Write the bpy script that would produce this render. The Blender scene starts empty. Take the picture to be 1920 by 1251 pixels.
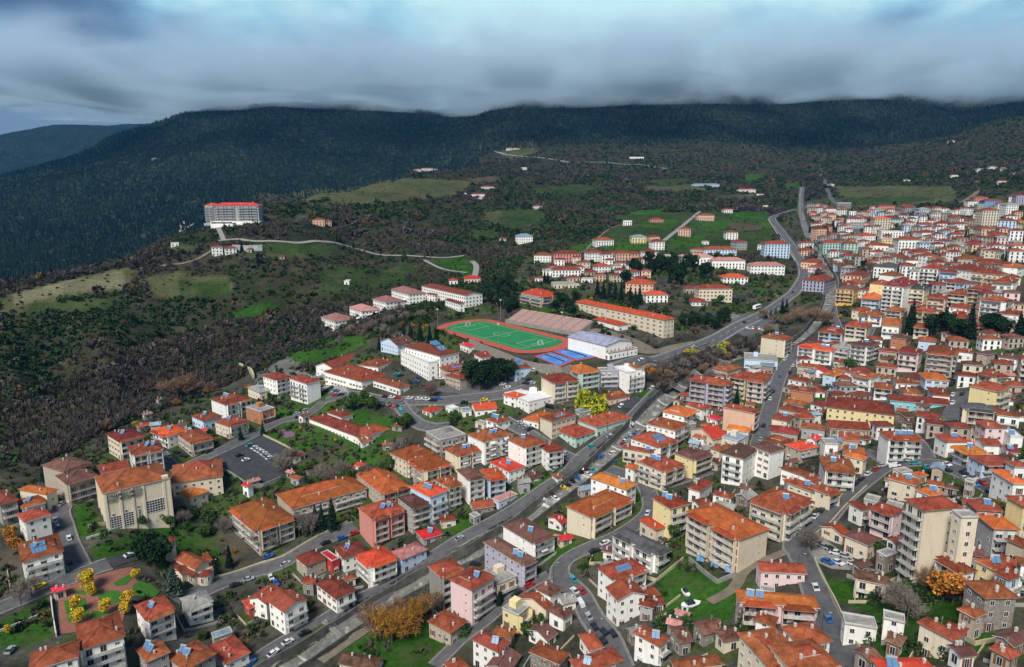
import bpy, math, random
import numpy as np
from mathutils import Vector, Matrix
R = math.radians
random.seed(7); rng = np.random.default_rng(11)
SC = bpy.context.scene
COL = SC.collection

# ---------------------------------------------------------------- camera
F, YH, CX, CY = 1300.0, 355.0, 960.0, 625.5
TH = math.atan((CY - YH) / F)
CZ = 160.0                                   # camera height over the datum
cam = bpy.data.cameras.new("camera")
cam.sensor_width = 36.0; cam.lens = 36.0 * F / 1920.0
cam.clip_start = 1.0; cam.clip_end = 30000.0
camo = bpy.data.objects.new("camera", cam); COL.objects.link(camo)
camo.location = (0, 0, CZ); camo.rotation_euler = (R(90) - TH, 0, 0)
SC.camera = camo

# ---------------------------------------------------------------- world, sun, exposure
SUN_AZ, SUN_EL = R(205), R(48)               # from behind and a little left of the camera
world = bpy.data.worlds.new("World"); SC.world = world; world.use_nodes = True
wt = world.node_tree; wn = wt.nodes; wn.clear()
def wnode(t, **k):
    n = wn.new(t)
    for a, b in k.items(): setattr(n, a, b)
    return n
sky = wnode('ShaderNodeTexSky', sky_type='NISHITA', sun_disc=False)
sky.sun_elevation = SUN_EL; sky.sun_rotation = SUN_AZ
tc = wnode('ShaderNodeTexCoord')
sep = wnode('ShaderNodeSeparateXYZ'); wt.links.new(tc.outputs['Generated'], sep.inputs[0])
mp = wnode('ShaderNodeMapping'); mp.inputs['Scale'].default_value = (1.0, 1.0, 2.0); wt.links.new(tc.outputs['Generated'], mp.inputs[0])
nz = wnode('ShaderNodeTexNoise'); nz.inputs['Scale'].default_value = 4.2; nz.inputs['Detail'].default_value = 7; nz.inputs['Roughness'].default_value = .5; nz.inputs['Distortion'].default_value = .5
wt.links.new(mp.outputs[0], nz.inputs[0])
nz2 = wnode('ShaderNodeTexNoise'); nz2.inputs['Scale'].default_value = 9; nz2.inputs['Detail'].default_value = 6
wt.links.new(mp.outputs[0], nz2.inputs[0])
def wmath(op, a, b=None, c=None):
    n = wnode('ShaderNodeMath', operation=op)
    for i, v in enumerate((a, b, c)):
        if v is None: continue
        if isinstance(v, (int, float)): n.inputs[i].default_value = v
        else: wt.links.new(v, n.inputs[i])
    return n.outputs[0]
# cloud thickness: patchy, thinning upwards within the view, thinnest a little right of the view's middle
dev = wmath('ADD', wmath('MULTIPLY', wmath('SUBTRACT', nz.outputs[0], .5), 2.3), wmath('MULTIPLY', wmath('SUBTRACT', nz2.outputs[0], .5), .45))
xx = wmath('SUBTRACT', sep.outputs[0], .10)
hump = wmath('MULTIPLY', wmath('MULTIPLY', xx, xx), -1.1)
elev = wmath('MULTIPLY', wmath('SUBTRACT', sep.outputs[2], .10), 2.3)
high = wnode('ShaderNodeMapRange'); high.inputs[1].default_value = .34; high.inputs[2].default_value = .6; high.inputs[4].default_value = 3.2; wt.links.new(sep.outputs[2], high.inputs[0])  # overhead sky, above the view, darkened to cut the fill light
val = wmath('SUBTRACT', wmath('ADD', wmath('ADD', wmath('ADD', dev, elev), hump), .78), high.outputs[0])
ramp = wnode('ShaderNodeValToRGB'); wt.links.new(val, ramp.inputs[0])
cr = ramp.color_ramp
cr.elements[0].position = 0.0; cr.elements[0].color = (.090, .135, .225, 1)
cr.elements[1].position = 1.0; cr.elements[1].color = (.70, 1.0, 1.0, 1)
for p, c in ((.28, (.13, .22, .34, 1)), (.52, (.24, .42, .58, 1)), (.74, (.42, .74, .86, 1))):
    e = cr.elements.new(p); e.color = c
# the light strip under the cloud deck, close to the horizon
low = wnode('ShaderNodeMapRange'); low.inputs[1].default_value = .115; low.inputs[2].default_value = .085
wt.links.new(sep.outputs[2], low.inputs[0])
mixl = wnode('ShaderNodeMix', data_type='RGBA'); wt.links.new(wmath('MULTIPLY', low.outputs[0], .75), mixl.inputs[0])
wt.links.new(ramp.outputs[0], mixl.inputs[6]); mixl.inputs[7].default_value = (.22, .31, .42, 1)
sc10 = wnode('ShaderNodeVectorMath', operation='SCALE'); sc10.inputs['Scale'].default_value = 10.0
wt.links.new(mixl.outputs[2], sc10.inputs[0])
mixn = wnode('ShaderNodeMix', data_type='RGBA'); mixn.inputs[0].default_value = .96
wt.links.new(sky.outputs[0], mixn.inputs[6]); wt.links.new(sc10.outputs[0], mixn.inputs[7])
bg = wnode('ShaderNodeBackground'); bg.inputs['Strength'].default_value = .10
wt.links.new(mixn.outputs[2], bg.inputs[0])
wo = wnode('ShaderNodeOutputWorld'); wt.links.new(bg.outputs[0], wo.inputs[0])

sl = bpy.data.lights.new("sun", 'SUN'); sl.energy = 4.2; sl.angle = R(20); sl.color = (1.0, .95, .87)
so = bpy.data.objects.new("sun", sl); COL.objects.link(so)
sd = Vector((math.sin(SUN_AZ) * math.cos(SUN_EL), math.cos(SUN_AZ) * math.cos(SUN_EL), math.sin(SUN_EL)))
so.rotation_euler = (-sd).to_track_quat('-Z', 'Y').to_euler(); so.location = sd * 300
vs = SC.view_settings; vs.view_transform = 'Standard'; vs.look = 'None'; vs.exposure = 0.28; vs.gamma = 1.0
SC.cycles.volume_bounces = 2; SC.cycles.max_bounces = 8

# ---------------------------------------------------------------- helpers
def tag(o, label=None, cat=None, group=None, kind=None):
    if label: o['label'] = label
    if cat: o['category'] = cat
    if group: o['group'] = group
    if kind: o['kind'] = kind
    return o

def link(name, data, parent=None, loc=None, rot=None):
    o = bpy.data.objects.new(name, data); COL.objects.link(o)
    if parent is not None: o.parent = parent
    if loc is not None: o.location = loc
    if rot is not None: o.rotation_euler = rot
    return o

class MB:
    """collects faces, builds one mesh"""
    def __init__(s): s.v = []; s.f = []; s.m = []; s.uv = []
    def face(s, pts, m=0, uv=None):
        b = len(s.v); s.v += [tuple(p) for p in pts]; s.f.append(tuple(range(b, b + len(pts)))); s.m.append(m)
        s.uv += uv if uv else [(0, 0)] * len(pts)
    def box(s, x0, x1, y0, y1, z0, z1, m=0, top=True, bot=True):
        p = [(x0, y0, z0), (x1, y0, z0), (x1, y1, z0), (x0, y1, z0), (x0, y0, z1), (x1, y0, z1), (x1, y1, z1), (x0, y1, z1)]
        q = [(0, 1, 5, 4), (1, 2, 6, 5), (2, 3, 7, 6), (3, 0, 4, 7)]
        if top: q.append((4, 5, 6, 7))
        if bot: q.append((3, 2, 1, 0))
        for f in q: s.face([p[i] for i in f], m)
    def prism(s, poly, z0, z1, m=0, mt=None):
        n = len(poly)
        for i in range(n):
            a, b = poly[i], poly[(i + 1) % n]
            s.face([(a[0], a[1], z0), (b[0], b[1], z0), (b[0], b[1], z1), (a[0], a[1], z1)], m)
        s.face([(p[0], p[1], z1) for p in poly], m if mt is None else mt)
    def tube(s, a, b, r0, r1=None, n=6, m=0):
        r1 = r0 if r1 is None else r1
        a = Vector(a); b = Vector(b); d = (b - a).normalized()
        u = d.orthogonal().normalized(); w = d.cross(u)
        A = [a + (u * math.cos(t) + w * math.sin(t)) * r0 for t in [2 * math.pi * i / n for i in range(n)]]
        B = [b + (u * math.cos(t) + w * math.sin(t)) * r1 for t in [2 * math.pi * i / n for i in range(n)]]
        for i in range(n): s.face([A[i], A[(i + 1) % n], B[(i + 1) % n], B[i]], m)
        s.face(A[::-1], m); s.face(B, m)
    def mesh(s, name, mats):
        me = bpy.data.meshes.new(name); me.from_pydata(s.v, [], s.f)
        for m in mats: me.materials.append(m)
        if len(mats) > 1: me.polygons.foreach_set('material_index', s.m)
        uvl = me.uv_layers.new(name='UVMap'); uvl.data.foreach_set('uv', np.array(s.uv, dtype=np.float32).ravel())
        me.update(); return me

def npmesh(name, V, Fq, mats, mi=None, col=None):
    me = bpy.data.meshes.new(name); k = Fq.shape[1]
    me.vertices.add(len(V)); me.vertices.foreach_set('co', V.astype(np.float32).ravel())
    me.loops.add(Fq.size); me.loops.foreach_set('vertex_index', Fq.astype(np.int32).ravel())
    me.polygons.add(len(Fq)); me.polygons.foreach_set('loop_start', np.arange(0, Fq.size, k, dtype=np.int32))
    for m in mats: me.materials.append(m)
    if mi is not None: me.polygons.foreach_set('material_index', mi.astype(np.int32))
    me.update(calc_edges=True)
    if col is not None:
        a = me.color_attributes.new('col', 'FLOAT_COLOR', 'POINT')
        a.data.foreach_set('color', np.concatenate([col, np.ones((len(col), 1))], 1).astype(np.float32).ravel())
    return me

# ---------------------------------------------------------------- materials
class NT:
    def __init__(s, name):
        s.mat = bpy.data.materials.new(name); s.mat.use_nodes = True; s.t = s.mat.node_tree
        s.b = s.t.nodes['Principled BSDF']; s.b.inputs['Specular IOR Level'].default_value = .3
    def n(s, t, ins=None, **k):
        q = s.t.nodes.new(t)
        for a, b in k.items(): setattr(q, a, b)
        for a, b in (ins or {}).items():
            if hasattr(b, 'default_value') and hasattr(b, 'node'): s.t.links.new(b, q.inputs[a])
            else: q.inputs[a].default_value = b
        return q
    def set(s, a, v):
        if hasattr(v, 'node'): s.t.links.new(v, s.b.inputs[a])
        else: s.b.inputs[a].default_value = v
def c4(c): return (c[0], c[1], c[2], 1)

def mottled(name, a, b, scale=1.0, rough=.85, detail=5, bump=0.0, world=False, spec=.25, third=None, stretch=None, objvar=0):
    t = NT(name)
    tcn = t.n('ShaderNodeTexCoord')
    co = t.n('ShaderNodeNewGeometry').outputs['Position'] if world else tcn.outputs['Object']
    if stretch: co = t.n('ShaderNodeMapping', {0: co, 'Scale': stretch}).outputs[0]
    nz = t.n('ShaderNodeTexNoise', {'Vector': co, 'Scale': scale, 'Detail': detail, 'Roughness': .6})
    rp = t.n('ShaderNodeMapRange', {0: nz.outputs[0], 1: .32, 2: .68})
    mx = t.n('ShaderNodeMix', {0: rp.outputs[0], 6: c4(a), 7: c4(b)}, data_type='RGBA')
    out = mx.outputs[2]
    if third:
        n2 = t.n('ShaderNodeTexNoise', {'Vector': co, 'Scale': scale * third[1], 'Detail': 4})
        r2 = t.n('ShaderNodeMapRange', {0: n2.outputs[0], 1: third[2], 2: third[2] + .1})
        out = t.n('ShaderNodeMix', {0: r2.outputs[0], 6: out, 7: c4(third[0])}, data_type='RGBA').outputs[2]
    if objvar:
        oi = t.n('ShaderNodeObjectInfo')
        v = t.n('ShaderNodeMapRange', {0: oi.outputs['Random'], 3: 1 - objvar, 4: 1 + objvar})
        out = t.n('ShaderNodeHueSaturation', {'Color': out, 'Value': v.outputs[0]}).outputs[0]
    t.set('Base Color', out); t.set('Roughness', rough); t.set('Specular IOR Level', spec)
    if bump:
        bp = t.n('ShaderNodeBump', {'Height': nz.outputs[0], 'Strength': bump, 'Distance': .3})
        t.set('Normal', bp.outputs[0])
    return t.mat

def flat(name, c, rough=.6, metal=0, spec=.4):
    t = NT(name); t.set('Base Color', c4(c)); t.set('Roughness', rough); t.set('Metallic', metal); t.set('Specular IOR Level', spec); return t.mat

def wallmat(name, c):
    """render with rain streaks and blotches that belong to the wall"""
    t = NT(name); g = t.n('ShaderNodeNewGeometry').outputs['Position']
    m1 = t.n('ShaderNodeMapping', {0: g, 'Scale': (1.1, 1.1, .16)})
    n1 = t.n('ShaderNodeTexNoise', {'Vector': m1.outputs[0], 'Scale': 1.0, 'Detail': 6, 'Roughness': .65})
    n2 = t.n('ShaderNodeTexNoise', {'Vector': g, 'Scale': .22, 'Detail': 3})
    r1 = t.n('ShaderNodeMapRange', {0: n1.outputs[0], 1: .5, 2: .78})
    mul = t.n('ShaderNodeMath', {0: r1.outputs[0], 1: n2.outputs[0]}, operation='MULTIPLY')
    d = tuple(x * .45 for x in c)
    mx = t.n('ShaderNodeMix', {0: mul.outputs[0], 6: c4(c), 7: c4(d)}, data_type='RGBA')
    oi = t.n('ShaderNodeObjectInfo')
    v = t.n('ShaderNodeMapRange', {0: oi.outputs['Random'], 3: .92, 4: 1.08})
    h = t.n('ShaderNodeHueSaturation', {'Color': mx.outputs[2], 'Value': v.outputs[0]})
    t.set('Base Color', h.outputs[0]); t.set('Roughness', .9); t.set('Specular IOR Level', .15)
    return t.mat

def tilemat(name, c, var=.35, rough=.8, metal=False):
    """clay tiles in courses (UV: u along the eave, v up the slope, metres)"""
    t = NT(name); uv = t.n('ShaderNodeTexCoord').outputs['UV']; g = t.n('ShaderNodeNewGeometry').outputs['Position']
    n1 = t.n('ShaderNodeTexNoise', {'Vector': g, 'Scale': .35, 'Detail': 6, 'Roughness': .7})
    m1 = t.n('ShaderNodeMapping', {0: uv, 'Scale': (3.0, .5, 1)})
    n2 = t.n('ShaderNodeTexNoise', {'Vector': m1.outputs[0], 'Scale': 1.0, 'Detail': 4, 'Roughness': .7})
    br = t.n('ShaderNodeTexBrick', {'Vector': uv, 'Scale': 1.0, 'Brick Width': .42, 'Row Height': .42, 'Mortar Size': .03, 'Color1': (1, 1, 1, 1), 'Color2': (.62, .62, .62, 1), 'Mortar': (.3, .3, .3, 1)})
    br.offset = 0
    oi = t.n('ShaderNodeObjectInfo')
    rnd2 = t.n('ShaderNodeMath', {0: t.n('ShaderNodeMath', {0: oi.outputs['Random'], 1: 7.31}, operation='MULTIPLY').outputs[0]}, operation='FRACT')
    dark = tuple(x * (1 - var) for x in c); lite = (min(1, c[0] * 1.25), c[1] * 1.35, c[2] * 1.5)
    r1 = t.n('ShaderNodeMapRange', {0: n1.outputs[0], 1: .35, 2: .65})
    mx = t.n('ShaderNodeMix', {0: r1.outputs[0], 6: c4(dark), 7: c4(lite)}, data_type='RGBA')
    r2 = t.n('ShaderNodeMapRange', {0: n2.outputs[0], 1: .3, 2: .75, 3: .72, 4: 1.15})
    mm = t.n('ShaderNodeVectorMath', {0: mx.outputs[2]}, operation='SCALE'); t.t.links.new(r2.outputs[0], mm.inputs['Scale'])
    mb = t.n('ShaderNodeMix', {0: .35 if not metal else .1, 6: mm.outputs[0], 7: br.outputs[0]}, data_type='RGBA', blend_type='MULTIPLY')
    hv = t.n('ShaderNodeMapRange', {0: rnd2.outputs[0], 3: .493, 4: .518})
    vv = t.n('ShaderNodeMapRange', {0: oi.outputs['Random'], 3: .55, 4: 1.12})
    h = t.n('ShaderNodeHueSaturation', {'Hue': hv.outputs[0], 'Color': mb.outputs[2], 'Value': vv.outputs[0]})
    t.set('Base Color', h.outputs[0]); t.set('Roughness', rough); t.set('Specular IOR Level', .2)
    bp = t.n('ShaderNodeBump', {'Height': br.outputs['Fac'], 'Strength': .25, 'Distance': .05}, invert=True)
    t.set('Normal', bp.outputs[0])
    return t.mat

WALL = {k: wallmat('render_' + n, c) for k, (n, c) in dict(
    w=('white', (.82, .80, .76)), c=('cream', (.66, .57, .44)), y=('yellow', (.72, .60, .32)), o=('ochre', (.75, .42, .10)),
    p=('pink', (.62, .26, .22)), P=('pale_pink', (.70, .53, .53)), b=('beige', (.42, .35, .28)), g=('grey', (.36, .35, .35)),
    l=('light_blue', (.50, .62, .76)), v=('lilac', (.40, .38, .47)), k=('concrete', (.27, .25, .23)),
    n=('peach', (.68, .44, .32)), m=('mint', (.45, .58, .52)), T=('turquoise', (.22, .52, .58)), B=('blue', (.16, .33, .52)), q=('brick_orange', (.42, .17, .09)), r=('red', (.42, .04, .035)), u=('weathered', (.24, .20, .17))).items()}
t = NT('rubble_stone'); g = t.n('ShaderNodeTexCoord').outputs['Object']
vo = t.n('ShaderNodeTexVoronoi', {'Vector': g, 'Scale': 2.2}); vd = t.n('ShaderNodeTexVoronoi', {'Vector': g, 'Scale': 2.2}, feature='DISTANCE_TO_EDGE')
r1 = t.n('ShaderNodeMapRange', {0: vd.outputs[0], 1: 0, 2: .08})
sp = t.n('ShaderNodeMix', {0: vo.outputs['Color'], 6: (.13, .12, .105, 1), 7: (.34, .31, .27, 1)}, data_type='RGBA')
mx = t.n('ShaderNodeMix', {0: r1.outputs[0], 6: (.20, .185, .165, 1), 7: sp.outputs[2]}, data_type='RGBA')
t.set('Base Color', mx.outputs[2]); t.set('Roughness', .95); WALL['s'] = t.mat
WNAME = dict(w='white', c='cream', y='pale yellow', o='ochre', p='pink', P='pale pink', b='beige', g='grey', l='light blue', v='lilac grey', k='bare concrete', n='peach', m='mint green', T='turquoise', B='blue', q='brick orange', r='red', u='weathered', s='stone')
ROOF = dict(
    t=tilemat('tile_terracotta', (.36, .078, .036), .5), o=tilemat('tile_orange', (.62, .145, .035), .25), e=tilemat('tile_orange_red', (.60, .085, .030), .25),
    q=tilemat('tile_orange_brown', (.43, .088, .028), .35), d=tilemat('tile_brown', (.17, .070, .055), .3), m=tilemat('tile_maroon', (.28, .045, .035), .3),
    r=tilemat('sheet_red', (.62, .035, .030), .15, .45, True), p=tilemat('sheet_pink', (.48, .19, .17), .25, .5, True), u=tilemat('tile_old', (.24, .10, .065), .7),
    x=tilemat('slate_dark', (.11, .105, .105), .35), g=mottled('roof_concrete', (.17, .165, .155), (.32, .31, .29), .5, bump=.2), j=tilemat('sheet_metal', (.40, .40, .48), .3, .4, True), z=tilemat('sheet_blue_grey', (.25, .33, .40), .25, .5, True),
    w=mottled('roof_white', (.72, .73, .74), (.55, .55, .55), .4))
RNAME = dict(t='terracotta', o='bright orange', e='orange-red', q='orange-brown', d='brown', m='maroon', r='bright red', p='faded pink', j='pale metal', u='old rusty', x='dark slate', g='grey', z='blue-grey', w='white')
tg = NT('window_glass'); tg.set('Base Color', (.022, .028, .036, 1)); tg.set('Roughness', .12); tg.set('Specular IOR Level', .6); GLASS = tg.mat
M = dict(frame=flat('frame_white', (.62, .61, .58)), wood=flat('shutter_wood', (.20, .075, .035)), dark=flat('dark_metal', (.05, .05, .055), .5, 0),
    rail=flat('rail_metal', (.22, .22, .23), .5), slab=mottled('balcony_slab', (.60, .58, .54), (.40, .39, .37), .6), stone_cap=mottled('chimney_plaster', (.62, .58, .53), (.38, .35, .32), 1.5),
    panel=flat('solar_panel', (.09, .20, .36), .18, 0, .8), pvdark=flat('pv_panel', (.025, .04, .09), .2, 0, .8), tank=flat('tank_steel', (.60, .61, .62), .35, .6),
    awning=flat('awning_cloth', (.62, .61, .58), .8), fascia=flat('eave_board', (.30, .22, .17)), eavew=flat('eave_white', (.6, .58, .54)))

# ---------------------------------------------------------------- terrain: heights from surveyed points
def ray(px, py):
    u = (px - CX) / F; v = -(py - CY) / F
    return np.array([u, math.cos(TH) + v * math.sin(TH), -math.sin(TH) + v * math.cos(TH)])
HP = """0,1251,140 300,1251,148 500,1251,150 700,1251,148 960,1251,140 1200,1251,130 1400,1251,120 1600,1251,110 1920,1251,100
0,1000,134 200,1010,136 330,1060,148 450,1060,152 700,1030,149 960,990,141 1100,1000,132 1300,1000,124 1500,1000,116 1750,1040,110 1920,1000,98
0,900,132 200,860,128 430,870,131 600,850,133 800,850,131 950,850,129 1080,860,130 1250,850,128 1450,830,122 1650,850,117 1900,860,104
350,790,129 600,780,128 800,750,116 1000,760,114 1230,740,114 1450,760,117 1700,740,108 1900,740,98
480,690,130 700,690,112 835,615,100 905,600,100 980,658,100 1065,640,100 1115,675,101 1190,662,101 1200,690,105 1350,650,107 1490,663,108 1700,660,98 1900,650,88
640,615,112 850,585,97 1000,580,92 1265,645,101 1165,600,97 1420,600,100 1550,600,98 1750,590,88 1900,580,76
1100,510,79 1250,520,81 1350,560,88 1500,520,84 1650,520,76 1800,500,62 1900,500,59
1000,480,73 1150,455,62 1300,440,57 1450,470,68 1550,450,64 1700,440,54 1850,440,47 1910,440,46
1200,420,48 1330,400,38 1450,400,40 1500,400,38 1600,400,38 1700,400,36 1800,400,34 1900,400,33
0,650,104 200,610,98 0,780,140 120,760,146 250,760,150 0,840,142 380,690,138 500,640,124 600,570,102 700,510,86 560,640,121"""
DP = """0,560,560 100,532,600 230,490,690 330,440,760 400,428,790 500,425,800 600,430,830 500,375,1000 600,350,1150 700,335,1350 760,322,1600 850,322,1650 880,305,2000
500,560,610 400,500,680 650,450,900 800,480,800 900,470,850 800,400,1150 900,372,1400 700,365,1200 560,400,950 960,480,860 1000,440,950 1060,420,1080 1000,380,1350
1330,365,1450 1500,352,1600 1600,362,1450 1800,362,1250 1900,350,1200 1900,290,1700 1780,290,1900 1650,310,2000 1500,325,2000 1300,325,1950 1150,330,1850
1000,300,2300 940,285,2450 1200,285,2450 1920,230,2100 1800,262,2250 1600,290,2350 1400,265,2700 1100,250,2800 1650,215,3000 1790,240,2900
950,212,3000 1100,200,3050 1300,190,3100 1500,190,3150 1700,190,3200 1900,180,3200 1300,130,3900 1000,150,3900 1700,130,3900 2100,150,3600 2000,230,2600
300,300,2600 500,330,2250 600,300,2550 700,290,2650 800,298,2650 870,240,3250 0,350,2450 100,322,2650 230,252,3000 320,228,3100 400,206,3200 550,195,3300 700,195,3300 200,400,1950 0,500,1500 0,540,1330 150,470,1600 300,420,1800 400,380,1950 -200,420,2000 -400,480,1700
0,252,5600 200,250,5700 -300,240,5200 -600,250,4000 100,230,6500"""
XP = "-.9,1000,-190 -.74,1050,-200 -.6,1150,-205 -.45,1300,-190 -.32,1500,-160 -.2,1900,-110 -.1,2250,-50 -.75,4000,-60 -.6,4400,-40 -.68,4900,40 -1.3,1000,-100 -1.3,3000,150 1.2,300,-85 1.2,1000,20 1.2,2500,380 -1.3,300,-150 -.9,500,-115 .5,120,-110 -.5,120,-150 0,120,-148 0,8500,100 -.8,8500,100 .8,8500,200 0,5500,380 .6,5500,380 -.4,5000,250"
pts = []
for w in HP.split():
    x, y, h = map(float, w.split(',')); r = ray(x, y); t_ = -h / r[2]; pts.append((r[0] / r[1], t_ * r[1], -h))
for w in DP.split():
    x, y, d = map(float, w.split(',')); r = ray(x, y); pts.append((r[0] / r[1], d, r[2] / r[1] * d))
for w in XP.split(): pts.append(tuple(map(float, w.split(','))))
P = np.array(pts); SX = 2.2
Q = np.stack([P[:, 0] * SX, np.log(P[:, 1])], 1); S = P[:, 2] / P[:, 1]
def phi(r): return r
d = np.linalg.norm(Q[:, None] - Q[None], axis=2); n = len(Q)
A = np.zeros((n + 3, n + 3)); A[:n, :n] = phi(d) - np.eye(n) * .02; A[:n, n] = 1; A[:n, n + 1:] = Q; A[n, :n] = 1; A[n + 1:, :n] = Q.T
Wt = np.linalg.solve(A, np.concatenate([S, np.zeros(3)]))

def vnoise(x, y, seed=0):
    """value noise, smooth, [-1,1]"""
    xi = np.floor(x).astype(np.int64); yi = np.floor(y).astype(np.int64); fx = x - xi; fy = y - yi
    fx = fx * fx * (3 - 2 * fx); fy = fy * fy * (3 - 2 * fy)
    def h(a, b):
        k = (a * 374761393 + b * 668265263 + seed * 1442695041) & 0xffffffff
        k = ((k ^ (k >> 13)) * 1274126177) & 0xffffffff; k = k ^ (k >> 16)
        return (k & 0xffff) / 32767.5 - 1
    return (h(xi, yi) * (1 - fx) + h(xi + 1, yi) * fx) * (1 - fy) + (h(xi, yi + 1) * (1 - fx) + h(xi + 1, yi + 1) * fx) * fy
def fbm(x, y, s, octv=4, seed=0, ridge=False):
    o = 0; a = 1; tot = 0
    for i in range(octv):
        v = vnoise(x / s, y / s, seed + i)
        if ridge: v = 1 - 2 * np.abs(v)
        o = o + a * v; tot += a; a *= .5; s *= .5
    return o / tot
def sst(x, a, b):
    t = np.clip((x - a) / (b - a), 0, 1); return t * t * (3 - 2 * t)

AG = np.concatenate([np.linspace(-2.2, -.86, 40)[:-1], np.arange(-.86, .86, .0052), np.linspace(.86, 2.2, 40)[1:]])
LG = np.arange(math.log(90), math.log(9500), .0115)
AA, LL = np.meshgrid(AG, LG)
X0 = AA * np.exp(LL); Y0 = np.exp(LL)
def rawz(a, l):
    sh = a.shape; a = np.clip(a.ravel(), -1.3, 1.3); l = l.ravel(); out = np.empty(len(a))
    for i in range(0, len(a), 20000):
        q = np.stack([a[i:i + 20000] * SX, l[i:i + 20000]], 1)
        dd = np.sqrt(((q[:, None] - Q[None]) ** 2).sum(2))
        out[i:i + 20000] = phi(dd) @ Wt[:n] + Wt[n] + q @ Wt[n + 1:]
    return (out * np.exp(l)).reshape(sh)
Z0 = rawz(AA, LL)
# smooth the kinks of the interpolation
def blur(Z, k):
    for _ in range(k):
        Z = Z.copy(); Z[1:-1] = (Z[:-2] + 2 * Z[1:-1] + Z[2:]) / 4; Z[:, 1:-1] = (Z[:, :-2] + 2 * Z[:, 1:-1] + Z[:, 2:]) / 4
    return Z
Z0 = blur(Z0 / Y0, 10) * Y0
FARM = sst(Y0, 1100, 2600)
Z0 += FARM * (fbm(X0, Y0, 620, 5, 3, True) * 34 + fbm(X0, Y0, 150, 3, 9) * 7)
wild = sst(Y0, 350, 520) * sst(-X0 - .02 * Y0, 60, 160) * (1 - sst(Y0, 1300, 1900))
Z0 += wild * fbm(X0, Y0, 85, 4, 5) * 5.5
Z0 += CZ
def grid_z(x, y):
    x = np.asarray(x, float); y = np.maximum(np.asarray(y, float), 91); a = x / y; l = np.log(y)
    fj = np.interp(a, AG, np.arange(len(AG))); fi = np.clip((l - LG[0]) / .0115, 0, len(LG) - 1.001)
    i = fi.astype(int); j = np.minimum(fj.astype(int), len(AG) - 2); u = fi - i; v = fj - j
    return (Z0[i, j] * (1 - v) + Z0[i, j + 1] * v) * (1 - u) + (Z0[i + 1, j] * (1 - v) + Z0[i + 1, j + 1] * v) * u
TS = np.exp(np.linspace(math.log(100), math.log(9000), 900))
def hit(px, py, h=0.0):
    """where the sight line through a surveyed image point meets the ground raised by h"""
    r = ray(px, py); t = TS / r[1]
    gz = CZ + r[2] * t - grid_z(r[0] * t, r[1] * t) - h
    k = np.argmax(gz < 0)
    if gz[k] >= 0: k = len(t) - 1
    k = max(k, 1); a, b = gz[k - 1], gz[k]; tt = t[k - 1] + (t[k] - t[k - 1]) * (a / (a - b) if a != b else 0)
    return Vector((r[0] * tt, r[1] * tt, CZ + r[2] * tt))
def plane(px, py, z):
    r = ray(px, py); t = (z - CZ) / r[2]; return Vector((r[0] * t, r[1] * t, z))
def topx(x, y, z):
    dz = z - CZ; yc = y * math.cos(TH) - dz * math.sin(TH); zc = y * math.sin(TH) + dz * math.cos(TH)
    return CX + F * x / yc, CY - F * zc / yc
def inpoly(px, py, poly):
    px = np.asarray(px); py = np.asarray(py); c = np.zeros(px.shape, bool); n = len(poly); j = n - 1
    for i in range(n):
        xi, yi = poly[i]; xj, yj = poly[j]
        if yi != yj: c ^= ((yi > py) != (yj > py)) & (px < (xj - xi) * (py - yi) / (yj - yi) + xi)
        j = i
    return c
def PL(s): return [tuple(map(float, w.split(','))) for w in s.split()]

# flat pad for the stadium
STZ = CZ - 100.0
PADPX = PL("792,612 905,590 1105,632 1190,668 1054,688 985,668")
pad = np.array([plane(x, y, STZ)[:2] for x, y in PADPX]); padc = pad.mean(0)
def polydist(x, y, poly):
    ins = inpoly(x, y, poly); dm = np.full(np.shape(x), 1e9)
    for i in range(len(poly)):
        a = np.array(poly[i]); b = np.array(poly[(i + 1) % len(poly)]); ab = b - a
        t = np.clip(((x - a[0]) * ab[0] + (y - a[1]) * ab[1]) / (ab @ ab), 0, 1)
        dm = np.minimum(dm, np.hypot(x - a[0] - t * ab[0], y - a[1] - t * ab[1]))
    return np.where(ins, 0, dm)
pdist = polydist(X0, Y0, [tuple(p) for p in pad])
wgt = 1 - sst(pdist, 4, 16); Z0 = Z0 * (1 - wgt) + (STZ - .25) * wgt
# the channel of the mountain stream: cut into the ground
RIVPX = PL("430,1300 540,1240 600,1203 655,1167 713,1130 775,1093 830,1063 888,1036 940,1003 1000,962 1075,905 1120,868 1180,812 1228,762 1268,727 1300,700 1335,680 1390,664 1440,655 1490,640 1535,600 1556,560 1556,520 1535,480 1515,440 1503,400 1502,372 1504,352")
riv = [hit(x, y) for x, y in RIVPX]; rivd = np.full(X0.shape, 1e9)
for a, b in zip(riv[:-1], riv[1:]):
    ax, ay = a.x, a.y; bx, by = b.x - a.x, b.y - a.y
    t = np.clip(((X0 - ax) * bx + (Y0 - ay) * by) / (bx * bx + by * by), 0, 1); rivd = np.minimum(rivd, np.hypot(X0 - ax - t * bx, Y0 - ay - t * by))
Z0 -= 4.6 * (1 - sst(rivd, 4.2, 6.2)) * (Y0 < 1400)

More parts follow.
